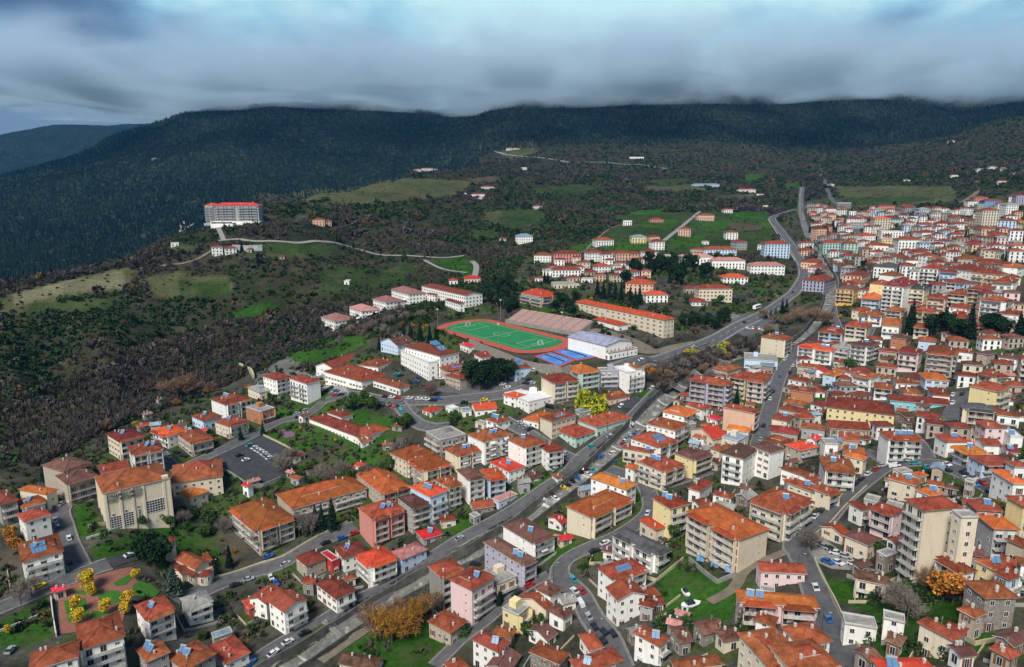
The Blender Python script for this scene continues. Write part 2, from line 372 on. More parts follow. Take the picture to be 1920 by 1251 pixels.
# ---- land cover, one colour per terrain point (what grows there, not how it is lit)
PXg, PYg = topx(X0, Y0, Z0)
n1 = fbm(X0, Y0, 60, 4, 21); n2 = fbm(X0, Y0, 14, 3, 31); n3 = fbm(X0, Y0, 220, 4, 41)
def L3(a, b, t): t = np.clip(t, 0, 1)[..., None]; return np.array(a) * (1 - t) + np.array(b) * t
Cc = L3((.022, .028, .013), (.050, .042, .030), .5 + n1 * .9 + n2 * .4)             # scrub
forest = L3((.006, .014, .012), (.014, .026, .018), .5 + n1)
fm = (Y0 > 1150) & (AA < -.05) & (Z0 < 9999) & ~((PXg > 480) & (PYg > 318) & (Y0 < 2100)) & (Y0 > 1250 + 1500 * np.clip(AA + .38, 0, 1))
fmask = np.where(fm, 1.0, 0.0); fmask = np.maximum(fmask, sst(Y0, 2300, 2700) * (.55 + .5 * sst(n3, -.3, .3)) * 1.0)
fmask = blur(np.clip(fmask, 0, 1), 2)[..., None]; Cc = Cc * (1 - fmask) + forest * fmask
town = [PL("0,880 100,850 250,790 380,745 490,690 600,700 700,640 800,600 850,570 960,520 990,475 1130,470 1150,500 1480,500 1440,440 1500,380 1560,370 1750,400 1950,350 2100,600 2100,1400 -200,1400 -200,900")]
tm = np.zeros(X0.shape, bool)
for p in town: tm |= inpoly(PXg, PYg, p)
tm |= Y0 < 190
Ct = L3((.034, .035, .024), (.095, .088, .078), .45 + n2 * 1.1 + n1 * .4)
gm = sst(n1 * .6 + n2 * .6, .02, .22)[..., None]; Ct = Ct * (1 - gm) + L3((.028, .065, .012), (.050, .070, .020), .5 + n2) * gm
Cc = np.where(tm[..., None], Ct, Cc)
GR = (.032, .095, .011); GD = (.036, .064, .018); OL = (.085, .092, .040); BR = (.10, .078, .055); GY = (.17, .165, .16); TAN = (.16, .15, .09)
FIELDS = [
 (GD, "1060,475 1160,420 1200,398 1440,397 1455,440 1440,475 1210,478"), (OL, "640,356 760,334 900,340 850,368 680,385 600,385"), (OL, "1560,350 1790,348 1800,382 1600,390"), (GD, "640,585 720,560 760,570 700,600 650,610"), (GD, "1000,352 1100,346 1150,352 1080,364 1010,362"), (OL, "900,400 1010,392 1020,410 920,420"), (OL, "1200,350 1300,346 1330,356 1230,362"),
 (OL, "0,560 60,540 150,520 240,500 258,512 235,545 120,560 60,590 0,590"), (TAN, "20,556 140,524 235,508 232,540 110,552 30,575"), (GD, "60,570 230,556 200,584 40,588"),
 (OL, "270,520 330,512 430,522 440,545 380,562 290,556"), (GD, "330,525 430,524 436,548 385,562 340,556"), (GD, "600,510 640,500 680,505 690,530 640,545 590,555"),
 (GD, "470,452 560,455 640,462 620,480 540,486 455,482"), (GD, "320,461 370,460 362,470 325,472"), (OL, "545,362 620,354 640,370 560,380"), (OL, "700,345 750,340 745,352 690,356"),
 (GD, "940,395 1000,392 1025,405 1010,425 960,432 930,425"), (GD, "880,432 925,430 935,445 890,450"), (GD, "690,520 760,490 790,500 750,530 700,540"), (GR, "640,610 690,600 700,640 660,660 610,640"),
 (GR, "500,690 560,660 640,650 660,670 560,690 520,705"), (GR, "800,486 860,478 890,492 860,502 820,500"), (GD, "1140,405 1220,402 1260,398 1300,398 1270,412 1160,416"),
 (GR, "1210,415 1275,412 1262,425 1205,426"), (GR, "1180,396 1240,393 1240,402 1180,404"), (GR, "1300,420 1340,414 1375,416 1360,430 1290,436"), (BR, "1360,418 1400,420 1440,428 1380,432"),
 (GR, "1255,446 1320,442 1330,460 1260,464"), (GD, "1390,440 1440,440 1430,452 1380,450"), (GR, "1070,460 1140,455 1210,458 1215,468 1140,474 1070,470"), (GD, "1165,444 1240,440 1230,452 1150,454"),
 (GR, "1380,398 1440,400 1435,410 1370,410"), (GR, "1420,416 1450,416 1452,428 1430,428"), (GR, "1470,345 1500,342 1500,352 1475,354"), (GD, "1570,372 1700,368 1760,372 1700,384 1600,384"), (OL, "1600,352 1720,350 1740,358 1610,360"),
 (GD, "1220,338 1290,334 1300,342 1230,346"), (GR, "1390,330 1430,324 1436,334 1400,340"), (OL, "950,270 1000,262 1010,285 960,300 930,286"), (BR, "880,335 930,330 940,340 890,346"), (OL, "1350,365 1420,364 1410,374 1340,374"),
 (GR, "505,815 535,795 580,808 600,830 560,850 525,835"), (GR, "580,830 700,838 760,820 745,790 690,768 600,768 585,800"), (GR, "520,765 545,757 570,770 545,785 520,782"), (GR, "645,842 600,900 640,905 720,870 700,850"),
 (GR, "170,1025 260,1000 262,1030 180,1052"), (GR, "0,1165 90,1120 100,1200 0,1220"), (GR, "270,985 400,990 420,1060 380,1100 300,1080 265,1010"), (GR, "140,950 170,945 190,1000 150,1010"),
 (GR, "1230,1070 1300,1055 1360,1090 1390,1120 1370,1165 1290,1160 1240,1130"), (GR, "1540,1080 1600,1090 1680,1130 1830,1125 1820,1170 1700,1180 1560,1120"), (GR, "1640,1150 1780,1140 1880,1200 1800,1245 1640,1230"),
 (GR, "830,975 880,960 900,1010 850,1010"), (GR, "975,905 1030,890 1015,930 980,935"), (GR, "690,1190 800,1160 850,1190 830,1251 700,1251 640,1225"), (GR, "1000,1035 1075,1010 1085,1040 1040,1062"),
 (GR, "1535,730 1580,722 1560,760 1530,790 1515,760"), (GR, "560,775 640,778 660,768 600,760"), (GR, "820,500 860,480 905,510 880,520"), (GR, "1190,735 1225,730 1215,750 1190,745"), (GD, "870,560 935,570 900,590 850,585"), (GR, "990,575 1100,588 1060,600 960,588"),
 (GY, "490,650 620,705 680,745 560,730 480,712"), (GR, "430,590 500,560 520,575 450,605"), (GD, "150,890 190,880 180,900 150,905"), (GY, "1360,590 1460,590 1450,640 1380,625"), (GR, "1410,545 1465,543 1450,560 1430,572"),
]
for c, s in FIELDS:
    q = PL(s); xs = [a for a, b in q]; ys = [b for a, b in q]
    box = (PXg > min(xs) - 5) & (PXg < max(xs) + 5) & (PYg > min(ys) - 5) & (PYg < max(ys) + 5) & (Y0 < 3000)
    m = box & inpoly(PXg + n2 * 5, PYg + n1 * 3, q)
    # only the ground one can see from the drone, not hidden ground behind it
    k = .80 + .35 * n2[m] + .25 * n1[m]
    Cc[m] = np.array(c) * k[:, None]
GRID_COL = Cc
V = np.stack([X0, Y0, Z0], -1).reshape(-1, 3)
ni, nj = X0.shape; I = np.arange(ni * nj).reshape(ni, nj)
FQ = np.stack([I[:-1, :-1], I[:-1, 1:], I[1:, 1:], I[1:, :-1]], -1).reshape(-1, 4)
t = NT('terrain_cover'); at = t.n('ShaderNodeVertexColor', layer_name='col'); g = t.n('ShaderNodeNewGeometry').outputs['Position']
a1 = t.n('ShaderNodeTexNoise', {'Vector': g, 'Scale': .45, 'Detail': 8, 'Roughness': .75}); a2 = t.n('ShaderNodeTexNoise', {'Vector': g, 'Scale': .05, 'Detail': 5})
b1 = t.n('ShaderNodeMapRange', {0: a1.outputs[0], 1: .3, 2: .7, 3: .45, 4: 1.6})
v1 = t.n('ShaderNodeVectorMath', {0: at.outputs[0]}, operation='SCALE'); t.t.links.new(b1.outputs[0], v1.inputs['Scale'])
b2 = t.n('ShaderNodeMapRange', {0: a2.outputs[0], 1: .52, 2: .7, 3: 0, 4: .45})
m1 = t.n('ShaderNodeMix', {0: b2.outputs[0], 6: v1.outputs[0], 7: (.10, .085, .05, 1)}, data_type='RGBA')
t.set('Base Color', m1.outputs[2]); t.set('Roughness', .97); t.set('Specular IOR Level', .05)
t.set('Normal', t.n('ShaderNodeBump', {'Height': a1.outputs[0], 'Strength': .6, 'Distance': .6}).outputs[0])
me = npmesh('ground', V, FQ, [t.mat], col=Cc.reshape(-1, 3)); me.polygons.foreach_set('use_smooth', [True] * len(me.polygons))
tag(link('ground', me), kind='structure')

# ---------------------------------------------------------------- roads, river, stadium
def densify(P3, step):
    """points (x,y) along a smoothed line"""
    P = [Vector((p[0], p[1])) for p in P3]; Q = []
    for i in range(len(P) - 1):
        p0 = P[max(i - 1, 0)]; p1 = P[i]; p2 = P[i + 1]; p3 = P[min(i + 2, len(P) - 1)]
        k = max(1, int((p2 - p1).length / step))
        for j in range(k):
            t = j / k
            Q.append(.5 * ((2 * p1) + (p2 - p0) * t + (2 * p0 - 5 * p1 + 4 * p2 - p3) * t * t + (3 * p1 - p0 - 3 * p2 + p3) * t ** 3))
    Q.append(P[-1]); return Q
def gz(x, y): return float(grid_z(x, y))
ROADLINES = []
def strip(name, line, w, mat, lift=.16, off=0.0, kind='structure', zfun=None, cross=5, vert=None):
    """a sheet draped along a line; vert=(h) makes it a raised band with sides"""
    Pn = line; n = len(Pn); V = []; Fc = []
    for i, p in enumerate(Pn):
        d = (Pn[min(i + 1, n - 1)] - Pn[max(i - 1, 0)]).normalized(); nrm = Vector((-d.y, d.x))
        D = max(p.y, 100); lf = lift + D * .00045
        row = []
        for j in range(cross):
            q = p + nrm * (off + w * (.5 - j / (cross - 1)))
            row.append((q.x, q.y))
        zs = [(zfun(*q) if zfun else gz(*q)) + lf for q in row]
        if vert: row = [row[0]] + row + [row[-1]]; zs = [zs[0] - vert] + zs + [zs[-1] - vert]
        V += [(q[0], q[1], z) for q, z in zip(row, zs)]
        c = len(row)
        if i: Fc += [((i - 1) * c + j, i * c + j, i * c + j + 1, (i - 1) * c + j + 1) for j in range(c - 1)]
    me = bpy.data.meshes.new(name); me.from_pydata(V, [], Fc); me.materials.append(mat); me.update()
    return tag(link(name, me), kind=kind)
ASPH = mottled('asphalt', (.070, .070, .076), (.115, .114, .118), .35, world=True, detail=8, third=((.06, .06, .065), .5, .6))
ASPB = mottled('asphalt_new', (.036, .038, .044), (.055, .057, .064), .3, world=True)
CONC = mottled('concrete_ground', (.30, .29, .27), (.19, .185, .175), .4, world=True, detail=8)
DIRT = mottled('dirt', (.20, .165, .12), (.12, .105, .085), .3, world=True, detail=8)
KERB = mottled('kerb_stone', (.21, .205, .195), (.13, .125, .12), .8, world=True)
LINE = flat('road_paint', (.50, .50, .48), .7)
def road(px, w, mat=ASPH, kerb=1, line=0, name='road'):
    L = densify([hit(*p) for p in PL(px)], 4.0); ROADLINES.append((L, w))
    strip(name, L, w, mat)
    if kerb:
        for s in (-1, 1): strip('pavement', L, .8, KERB, lift=.28, off=s * (w / 2 + .4), cross=2, vert=.5)
    if line:
        for s in (-1, 1): strip('road_marking', L, .22, LINE, lift=.21, off=s * (w / 2 - .45), cross=2)
        for i in range(0, len(L) - 2, 3): strip('road_marking', L[i:i + 2], .18, LINE, lift=.21, cross=2)
road("463,1262 534,1206 611,1164 668,1129 780,1071 856,1017 939,972 1032,911 1068,885 1093,856 1150,819 1188,794 1227,752 1248,735", 6.2)
road("-20,1150 70,1112 160,1074 205,1058", 6.5); road("205,1058 262,1040 300,1022", 5.6, ASPB, 0)
road("330,1130 393,1103 458,1078 524,1058 604,1013 668,988", 7)
road("150,1066 138,1040 128,1020 118,985 112,962 130,942 178,930", 6.5)
road("600,1240 650,1205 694,1174 760,1128 812,1098", 4.5, DIRT, 0, name='lane')
road("1165,1262 1140,1200 1110,1160 1085,1115 1048,1080 1062,1050 1100,1030 1160,1005 1217,962 1216,925 1195,900 1140,880 1093,862", 6.2)
road("1216,918 1270,905 1330,885", 5.0); road("815,1250 860,1205 914,1164 952,1130 990,1100 1030,1078", 4.0)
road("1600,1262 1578,1215 1545,1150 1520,1085 1500,1040 1490,1015 1540,982 1578,940 1626,901 1668,876 1740,868 1790,882 1840,905 1880,925 1930,940", 6.5)
road("1740,862 1728,840 1705,815", 4.5); road("1475,1035 1400,1068 1375,1105 1330,1130", 4.0, DIRT, 0, name='path')
road("1418,850 1428,815 1443,769 1456,723 1470,690 1489,663 1500,645", 7.0)
road("1150,700 1190,680 1268,665 1335,640 1385,612 1440,585 1475,560 1492,545 1508,510 1490,470 1465,435 1448,410 1470,400 1492,393", 9.5, ASPH, 1, 1)
road("1580,635 1562,590 1562,560 1564,530 1545,490 1520,450 1508,420 1496,395", 5.0)
road("1535,322 1548,345 1560,375 1590,400 1608,440 1618,478", 5.5); road("1620,640 1640,600 1650,570 1640,530", 5.5)
road("357,872 400,852 430,838 492,807 530,790 576,778 610,752", 6.2); road("357,872 330,880 312,862 300,850", 5)
road("610,752 650,742 706,750 747,753 820,753 872,748 956,738 1005,722", 7.5); road("748,757 765,780 790,798 812,803 850,800", 6)
road("1080,862 1052,850 1010,825 965,800 945,788", 5.5); road("1660,868 1640,855 1620,845", 4)
road("1810,735 1790,770 1785,790", 9, ASPH, 0); road("1540,720 1620,735 1660,755", 4.5)
road("1245,452 1275,428 1312,397", 5.5, CONC, 0); road("1140,460 1100,470 1060,485", 3.5, DIRT, 0, name='track'); road("1100,468 1140,432 1172,420", 3, DIRT, 0, name='track')
road("410,452 445,449 487,453 560,456 633,457 696,475 760,480 830,484 870,480", 5, CONC, 0); road("420,452 350,432 338,436 355,425 368,418", 5, CONC, 0)
road("300,500 360,490 410,462", 3.5, DIRT, 0, name='track'); road("928,284 960,292 1060,304 1160,308 1250,317", 9, CONC, 0)
road("1830,340 1832,360 1800,382", 8, DIRT, 0, name='track'); road("885,490 893,500 890,520", 6, CONC, 0, name='path'); road("795,488 830,505 875,512", 4, CONC, 0, name='path')
def patch(name, px, mat, lift=.13, step=None, kind='structure'):
    """a paved area draped on the ground"""
    q = [hit(*p) for p in PL(px)]; poly = [(p.x, p.y) for p in q]
    x0 = min(p[0] for p in poly); x1 = max(p[0] for p in poly); y0 = min(p[1] for p in poly); y1 = max(p[1] for p in poly)
    import bmesh
    bm = bmesh.new(); f = bm.faces.new([bm.verts.new((a, b, 0)) for a, b in poly]); st = step or max(2.5, (x1 - x0) / 30)
    for ax, lo, hi in ((0, x0, x1), (1, y0, y1)):
        v = lo + st
        while v < hi:
            no = (1, 0, 0) if ax == 0 else (0, 1, 0); co = (v, 0, 0) if ax == 0 else (0, v, 0)
            bmesh.ops.bisect_plane(bm, geom=bm.verts[:] + bm.edges[:] + bm.faces[:], plane_co=co, plane_no=no); v += st
    for v in bm.verts: v.co.z = gz(v.co.x, v.co.y) + lift + v.co.y * .0004
    bm.normal_update()
    for f in bm.faces:
        if f.normal.z < 0: f.normal_flip()
    me = bpy.data.meshes.new(name); bm.to_mesh(me); bm.free(); me.materials.append(mat)
    return tag(link(name, me), kind=kind)
patch('car_park', "367,876 430,842 494,815 562,853 526,899 479,911 428,880", ASPB)
patch('car_park', "1005,938 1070,882 1126,880 1108,908 1040,952", ASPH); patch('car_park', "1502,1018 1535,1003 1600,1050 1645,1072 1560,1068 1520,1050", mottled('gravel', (.26, .25, .23), (.17, .165, .15), .8, world=True))
patch('plaza', "1362,612 1400,585 1455,600 1452,620 1395,632", ASPH); patch('yard', "560,695 600,690 655,735 655,752 620,735 600,700", CONC)
patch('forecourt', "700,746 760,752 790,770 760,790 730,765", ASPH); patch('forecourt', "1165,742 1220,760 1200,778 1150,765", ASPB)
patch('school_yard', "1040,590 1120,612 1230,655 1300,640 1290,660 1190,662 1095,630", DIRT); patch('yard', "780,735 880,722 930,715 990,712 995,735 900,742", ASPH)
patch('play_court', "519,808 540,806 560,818 535,822", flat('rubber_purple', (.16, .09, .13), .9))
patch('pitch_edge', "1380,645 1440,640 1445,652 1400,658", CONC)

# stream bed with weirs
RV = densify(riv, 5.0)
BED = mottled('river_cobbles', (.22, .215, .20), (.07, .07, .065), .5, world=True, detail=9, third=((.34, .335, .32), .5, .57))
def bedz(x, y): return gz(x, y)
strip('river_bed', RV, 8.4, BED, lift=.35, cross=3)
wtr = NT('stream_water'); wtr.set('Base Color', (.03, .04, .04, 1)); wtr.set('Roughness', .15)
strip('stream', RV, 2.2, wtr.mat, lift=.42, cross=3, off=-1.8)
WEIR = mottled('weir_concrete', (.50, .49, .47), (.36, .35, .33), .6, world=True)
for i in range(4, len(RV) - 2, 5):
    strip('weir', [RV[i] - (RV[i + 1] - RV[i]) * .12, RV[i] + (RV[i + 1] - RV[i]) * .12], 8.2, WEIR, lift=.75, cross=3, vert=.8)
WALLM = mottled('river_wall_concrete', (.16, .155, .145), (.07, .07, .065), .35, world=True, detail=8)
def wall_line(px=None, line=None, h=2.0, th=.4, mat=WALLM, base=-.8, label=None, name='retaining_wall', group=None, off=0, follow=None):
    L = densify([hit(*p) for p in PL(px)], 4.0) if px else line
    V = []; Fc = []; n = len(L)
    c0 = L[0]; z00 = gz(c0.x, c0.y)
    for i, p in enumerate(L):
        d = (L[min(i + 1, n - 1)] - L[max(i - 1, 0)]).normalized(); nr = Vector((-d.y, d.x)); p = p + nr * off
        z = gz(p.x, p.y) if follow is None else follow(p.x, p.y)
        for s, zz in ((1, z + base), (1, z + h), (-1, z + h), (-1, z + base)):
            q = p + nr * (s * th / 2); V.append((q.x - c0.x, q.y - c0.y, zz - z00))
        if i: Fc += [((i - 1) * 4 + j, i * 4 + j, i * 4 + (j + 1) % 4, (i - 1) * 4 + (j + 1) % 4) for j in range(4)]
    Fc.append((0, 1, 2, 3)); k = (n - 1) * 4; Fc.append((k + 3, k + 2, k + 1, k))
    me = bpy.data.meshes.new(name); me.from_pydata(V, [], Fc); me.materials.append(mat); me.update()
    import bmesh
    bm = bmesh.new(); bm.from_mesh(me); bmesh.ops.recalc_face_normals(bm, faces=bm.faces); bm.to_mesh(me); bm.free()
    return tag(link(name, me, loc=(c0.x, c0.y, z00)), label, 'wall', group)
def bank(x, y):
    return max(gz(x - 3, y), gz(x + 3, y), gz(x, y - 3), gz(x, y + 3))
for s, lb in ((1, 'long concrete embankment wall on the left bank of the stream'), (-1, 'long concrete embankment wall on the right bank of the stream')):
    wall_line(line=RV, off=s * 5.0, h=.45, th=.45, base=-5.5, label=lb, name='embankment_wall', group='walls of the stream channel', follow=bank)
STONEW = WALL['s']
def crib(m): return m
wall_line("880,650 935,672 985,692 1052,706 1070,700", h=5.0, th=.8, mat=STONEW, label='tall grey stone retaining wall below the running track and blue courts')
wall_line("1075,712 1150,700 1200,686 1260,672 1330,645", h=1.0, th=.4, label='low grey parapet wall on the near side of the highway')
CREAMW = mottled('wall_cream', (.50, .43, .28), (.36, .32, .22), .5, world=True)
wall_line("1592,1250 1562,1200 1535,1130 1512,1085 1500,1050", h=1.1, th=.35, mat=CREAMW, off=-4.2, label='yellowish parapet wall along the street at bottom right')
wall_line("1478,1010 1520,985 1560,945 1600,910", h=1.1, th=.35, mat=CREAMW, off=-5.0, label='yellowish wall beside the street above the gravel car park')
WHITEW = mottled('wall_white', (.62, .61, .58), (.42, .41, .39), .5, world=True)
wall_line("400,1100 470,1078 540,1056 610,1016 664,990", h=.9, th=.35, mat=CREAMW, off=5.0, label='low pale wall beside the street below the four-storey orange-roofed hotel')
wall_line("1448,412 1465,437 1490,472 1502,490", h=1.2, th=.5, mat=WHITEW, off=-6.5, label='white roadside wall along the bend of the highway')
wall_line("436,470 470,471 492,470", h=6.0, th=1.0, mat=mottled('wall_chalk', (.45, .45, .46), (.25, .25, .26), .3, world=True), label='high pale retaining wall below the hilltop hotel')
wall_line("165,990 200,985 260,965 300,962 350,945 400,935", h=1.6, th=.4, mat=STONEW, label='curving stone terrace wall at the foot of the conference centre', name='terrace_wall')
wall_line("162,1012 200,1000 240,985 262,978", h=1.0, th=.3, mat=WHITEW, label='low white wall stepping along the lawn below the conference centre', name='terrace_wall')
wall_line("96,1125 100,1160 106,1195", h=1.6, th=.35, mat=WHITEW, label='white boundary wall on the left side of the round park', name='garden_wall')
wall_line("0,1185 50,1165 90,1148", h=.8, th=.3, mat=WHITEW, label='low white wall crossing the lawn at the left edge', name='garden_wall')
wall_line("494,818 535,838 562,855", h=1.2, th=.35, mat=CREAMW, label='low wall between the asphalt car park and the playground', name='garden_wall')
wall_line("1292,1052 1345,1095 1352,1092 1380,1080", h=1.6, th=.35, mat=CONC, label='concrete garden wall of the long orange-roofed apartment block', name='garden_wall')
wall_line("380,880 420,885 475,915 525,900", h=1.8, th=.4, mat=CONC, label='retaining wall below the near corner of the asphalt car park')
wall_line("600,1222 560,1262", h=.8, th=.3, mat=CONC, label='short parapet of the riverside lane at the bottom edge')
wall_line("450,690 470,700 476,712", h=4, th=1.2, mat=CREAMW, label='short stone buttress wall at the edge of the ravine')

# stadium, laid out from its four pitch corners on its level pad
A_, B_, C_, D_ = [plane(x, y, STZ) for x, y in ((842.5, 616.9), (907.6, 603.9), (1050.8, 638.5), (976.6, 655.4))]
PO = (A_ + B_ + C_ + D_) / 4; PU = ((D_ - A_) + (C_ - B_)) / 4; PV = ((B_ - A_) + (C_ - D_)) / 4       # half length, half width
def st(u, v, z=0): q = PO + PU * u + PV * v; return (q.x - PO.x, q.y - PO.y, z)
def oval(hu, rv, n=20):
    """half straight, end radius, in metres on a 52.5 x 34 half pitch"""
    out = []
    for s in (1, -1):
        for i in range(n + 1):
            t = -math.pi / 2 + math.pi * i / n
            out.append((s * (hu + rv[0] * math.cos(t)), s * rv[1] * math.sin(t)))
    return out
stad = tag(link('stadium', None, loc=(PO.x, PO.y, STZ)), 'oval red running track around the green football pitch', 'stadium')
def sheet(name, mat, loops, z, parent=stad):
    b = MB()
    if len(loops) == 1: b.face([st(u, v, z) for u, v in loops[0]])
    else:
        o, i = loops; n = len(o)
        for k in range(n): b.face([st(*o[k], z), st(*o[(k + 1) % n], z), st(*i[(k + 1) % n], z), st(*i[k], z)])
    return link(name, b.mesh(name, [mat]), parent)
TRK = mottled('track_red', (.44, .080, .050), (.33, .062, .042), .25)
PITCH = mottled('turf_green', (.014, .17, .052), (.020, .21, .070), .12)
sheet('infield', PITCH, [oval(1.0, (.215, 1.10))], .10)
sheet('running_track', TRK, [oval(1.0, (.42, 1.52)), oval(1.0, (.21, 1.09))], .12)
b = MB(); LW = .006
def ln(u0, v0, u1, v1): b.face([st(u0, v0, .13), st(u1, v0, .13), st(u1, v1, .13), st(u0, v1, .13)])
hw = .004
for v in (-.93, .93): ln(-.97, v - .006, .97, v + .006)
for u in (-.97, 0, .97): ln(u - hw, -.93, u + hw, .93)
for s in (-1, 1):
    for du, dv in ((.32, .55), (.1, .25)):
        ln(s * (.97 - du) - hw, -dv, s * (.97 - du) + hw, dv)
        for q in (-1, 1): ln(min(s * .97, s * (.97 - du)), q * dv - .006, max(s * .97, s * (.97 - du)), q * dv + .006)
for k in range(32):
    a0, a1 = 2 * math.pi * k / 32, 2 * math.pi * (k + 1) / 32
    b.face([st(.165 * math.cos(a0), .27 * math.sin(a0), .13), st(.165 * math.cos(a1), .27 * math.sin(a1), .13), st(  .173 * math.cos(a1), .283 * math.sin(a1), .13), st(  .173 * math.cos(a0), .283 * math.sin(a0), .13)])
link('pitch_lines', b.mesh('pitch_lines', [LINE]), stad)
b = MB()
for k in range(1, 6):
    o = oval(1.0, (.21 + .21 * k / 6, 1.09 + .43 * k / 6)); i = oval(1.0, (.21 + .21 * k / 6 - .003, 1.09 + .43 * k / 6 - .005))
    for j in range(len(o)): b.face([st(*o[j], .14), st(*o[(j + 1) % len(o)], .14), st(*i[(j + 1) % len(o)], .14), st(*i[j], .14)])
link('lane_lines', b.mesh('lane_lines', [flat('lane_paint', (.55, .35, .30))]), stad)
for s, lb in ((-1, 'white football goal at the far left end of the pitch'), (1, 'white football goal at the right end of the pitch')):
    b = MB(); p = [Vector(st(s * .97, v)) for v in (-.11, .11)]; q = [Vector(st(s * 1.01, v)) for v in (-.11, .11)]; up = Vector((0, 0, 2.5))
    for a_ in p: b.tube(a_, a_ + up, .12)
    b.tube(p[0] + up, p[1] + up, .12)
    for i in (0, 1): b.tube(p[i] + up, q[i] + Vector((0, 0, .1)), .05); b.tube(p[i], q[i], .05)
    b.tube(q[0], q[1], .05)
    o = link('football_goal', b.mesh('football_goal', [flat('goal_white', (.8, .8, .8))]), loc=(PO.x, PO.y, STZ + .12)); tag(o, lb, 'goal', 'football goals')
# terraced concrete stand with pink seats on the far side
def quadz(name, px, z, mat, nstep, h, label, cat):
    q = [plane(x, y, zz) for (x, y), zz in zip(PL(px), z)]
    return q
s0, s1 = plane(949, 602, STZ + 1), plane(1082, 627, STZ + 1)     # foot of the stand
u = (s1 - s0); u.z = 0; ul = u.length; u.normalize(); w = Vector((-u.y, u.x, 0))
stn = tag(link('grandstand', None, loc=s0), 'long terraced stand with rows of faded pink seats beside the running track', 'grandstand')
stn.rotation_euler.z = math.atan2(u.y, u.x)
SEAT = mottled('seat_pink', (.58, .29, .26), (.45, .24, .22), .4)
b = MB(); NR = 9
for k in range(NR): b.box(0, ul, 2.0 * k, 2.0 * (k + 1) - (.0 if k < NR - 1 else 0), -1.5, .8 + .75 * k)
link('terrace', b.mesh('terrace', [CONC]), stn)
for k in range(NR):
    b = MB()
    for j in range(8): b.box(ul * j / 8 + .7, ul * (j + 1) / 8 - .7, 2.0 * k + .6, 2.0 * k + 1.7, .8 + .75 * k + .004, .8 + .75 * k + .45)
    link('seat_row', b.mesh('seat_row', [SEAT]), stn)
b = MB(); b.box(0, ul, -1.2, -.9, -1.5, 1.6); link('parapet', b.mesh('parapet', [CONC]), stn)
# two blue courts
def court(c4px, lb):
    q = [plane(x, y, STZ) for x, y in PL(c4px)]; c = sum(q, Vector()) / 4
    o = tag(link('tennis_court', None, loc=c), lb, 'tennis court', 'blue tennis courts')
    def f(a, bb, z): p = (q[0] * (1 - a) + q[1] * a) * (1 - bb) + (q[3] * (1 - a) + q[2] * a) * bb - c; return (p.x, p.y, z)
    m = MB(); m.face([f(0, 0, .08), f(1, 0, .08), f(1, 1, .08), f(0, 1, .08)]); link('surround', m.mesh('surround', [TRK]), o)
    m = MB(); m.face([f(.08, .08, .1), f(.92, .08, .1), f(.92, .92, .1), f(.08, .92, .1)]); link('playing_surface', m.mesh('playing_surface', [mottled('court_blue', (.03, .16, .52), (.05, .22, .60), .4)]), o)
    m = MB()
    for a0, b0, a1, b1 in ((.2, .2, .8, .22), (.2, .78, .8, .8), (.2, .2, .215, .8), (.785, .2, .8, .8), (.49, .2, .51, .8), (.2, .3, .8, .312), (.2, .69, .8, .70)):
        m.face([f(a0, b0, .11), f(a1, b0, .11), f(a1, b1, .11), f(a0, b1, .11)])
    link('court_lines', m.mesh('court_lines', [LINE]), o)
    m = MB()
    for a0, b0 in ((.5, .12), (.5, .88)): m.tube(f(a0, b0, 0), f(a0, b0, 1.1), .06)
    p0, p1 = Vector(f(.5, .12, 1.0)), Vector(f(.5, .88, 1.0)); m.face([p0, p1, p1 - Vector((0, 0, .8)), p0 - Vector((0, 0, .8))]); link('net', m.mesh('net', [M['dark']]), o)
court("1000,668 1032,660 1080,676 1050,689", 'blue tennis court nearer the stone wall, left of the other one')
court("1035,659 1070,650 1130,668 1083,677", 'blue tennis court between the running track and the white gym hall')

b = MB(); b.tube((0, 0, -1), (0, 0, 17), .15, .09, 6); MAST = b.mesh('mast', [M['rail']]); b = MB(); b.box(-.9, .9, -.2, .2, 16.3, 17.1); FLD = b.mesh('floodlights', [M['frame']])
for u_, v_, lb in ((-.9, -1.7, 'floodlight mast at the near left corner of the running track'), (.75, -1.66, 'floodlight mast on the near side between track and blue courts'), (-.85, 1.62, 'floodlight mast at the far left of the running track'), (.8, 1.60, 'floodlight mast between the pink stand and the gym hall')):
    q_ = st(u_, v_); o = link('floodlight_mast', None, loc=(PO.x + q_[0], PO.y + q_[1], STZ)); o.rotation_euler.z = math.atan2(PU.y, PU.x); link('mast', MAST, o); link('floodlights', FLD, o); tag(o, lb, 'light mast', 'floodlight masts of the stadium')

# ---------------------------------------------------------------- house builder
FH = 2.95
def winmesh(w, h, kind):
    """window on the plane y=0 facing -y, origin at the bottom middle"""
    b = MB(); f = .09; d = .07
    b.box(-w / 2, w / 2, -d, .02, h - f, h, 0); b.box(-w / 2, w / 2, -d, .02, 0, f, 0)
    b.box(-w / 2, -w / 2 + f, -d, .02, f, h - f, 0); b.box(w / 2 - f, w / 2, -d, .02, f, h - f, 0)
    b.box(-.03, .03, -d + .01, .0, f, h - f, 0)
    b.face([(-w / 2 + f, -.02, f), (w / 2 - f, -.02, f), (w / 2 - f, -.02, h - f), (-w / 2 + f, -.02, h - f)], 1)
    if kind == 'sh':
        for s in (-1, 1): x = s * (w / 2 + .28); b.box(x - .27, x + .27, -.06, -.01, 0, h, 2)
    if kind == 'half':
        b.face([(-w / 2 + f, -.03, h * .55), (w / 2 - f, -.03, h * .55), (w / 2 - f, -.03, h - f), (-w / 2 + f, -.03, h - f)], 2)
    return b.mesh('window', [M['frame'], GLASS, M['wood'] if kind == 'sh' else M['frame']])
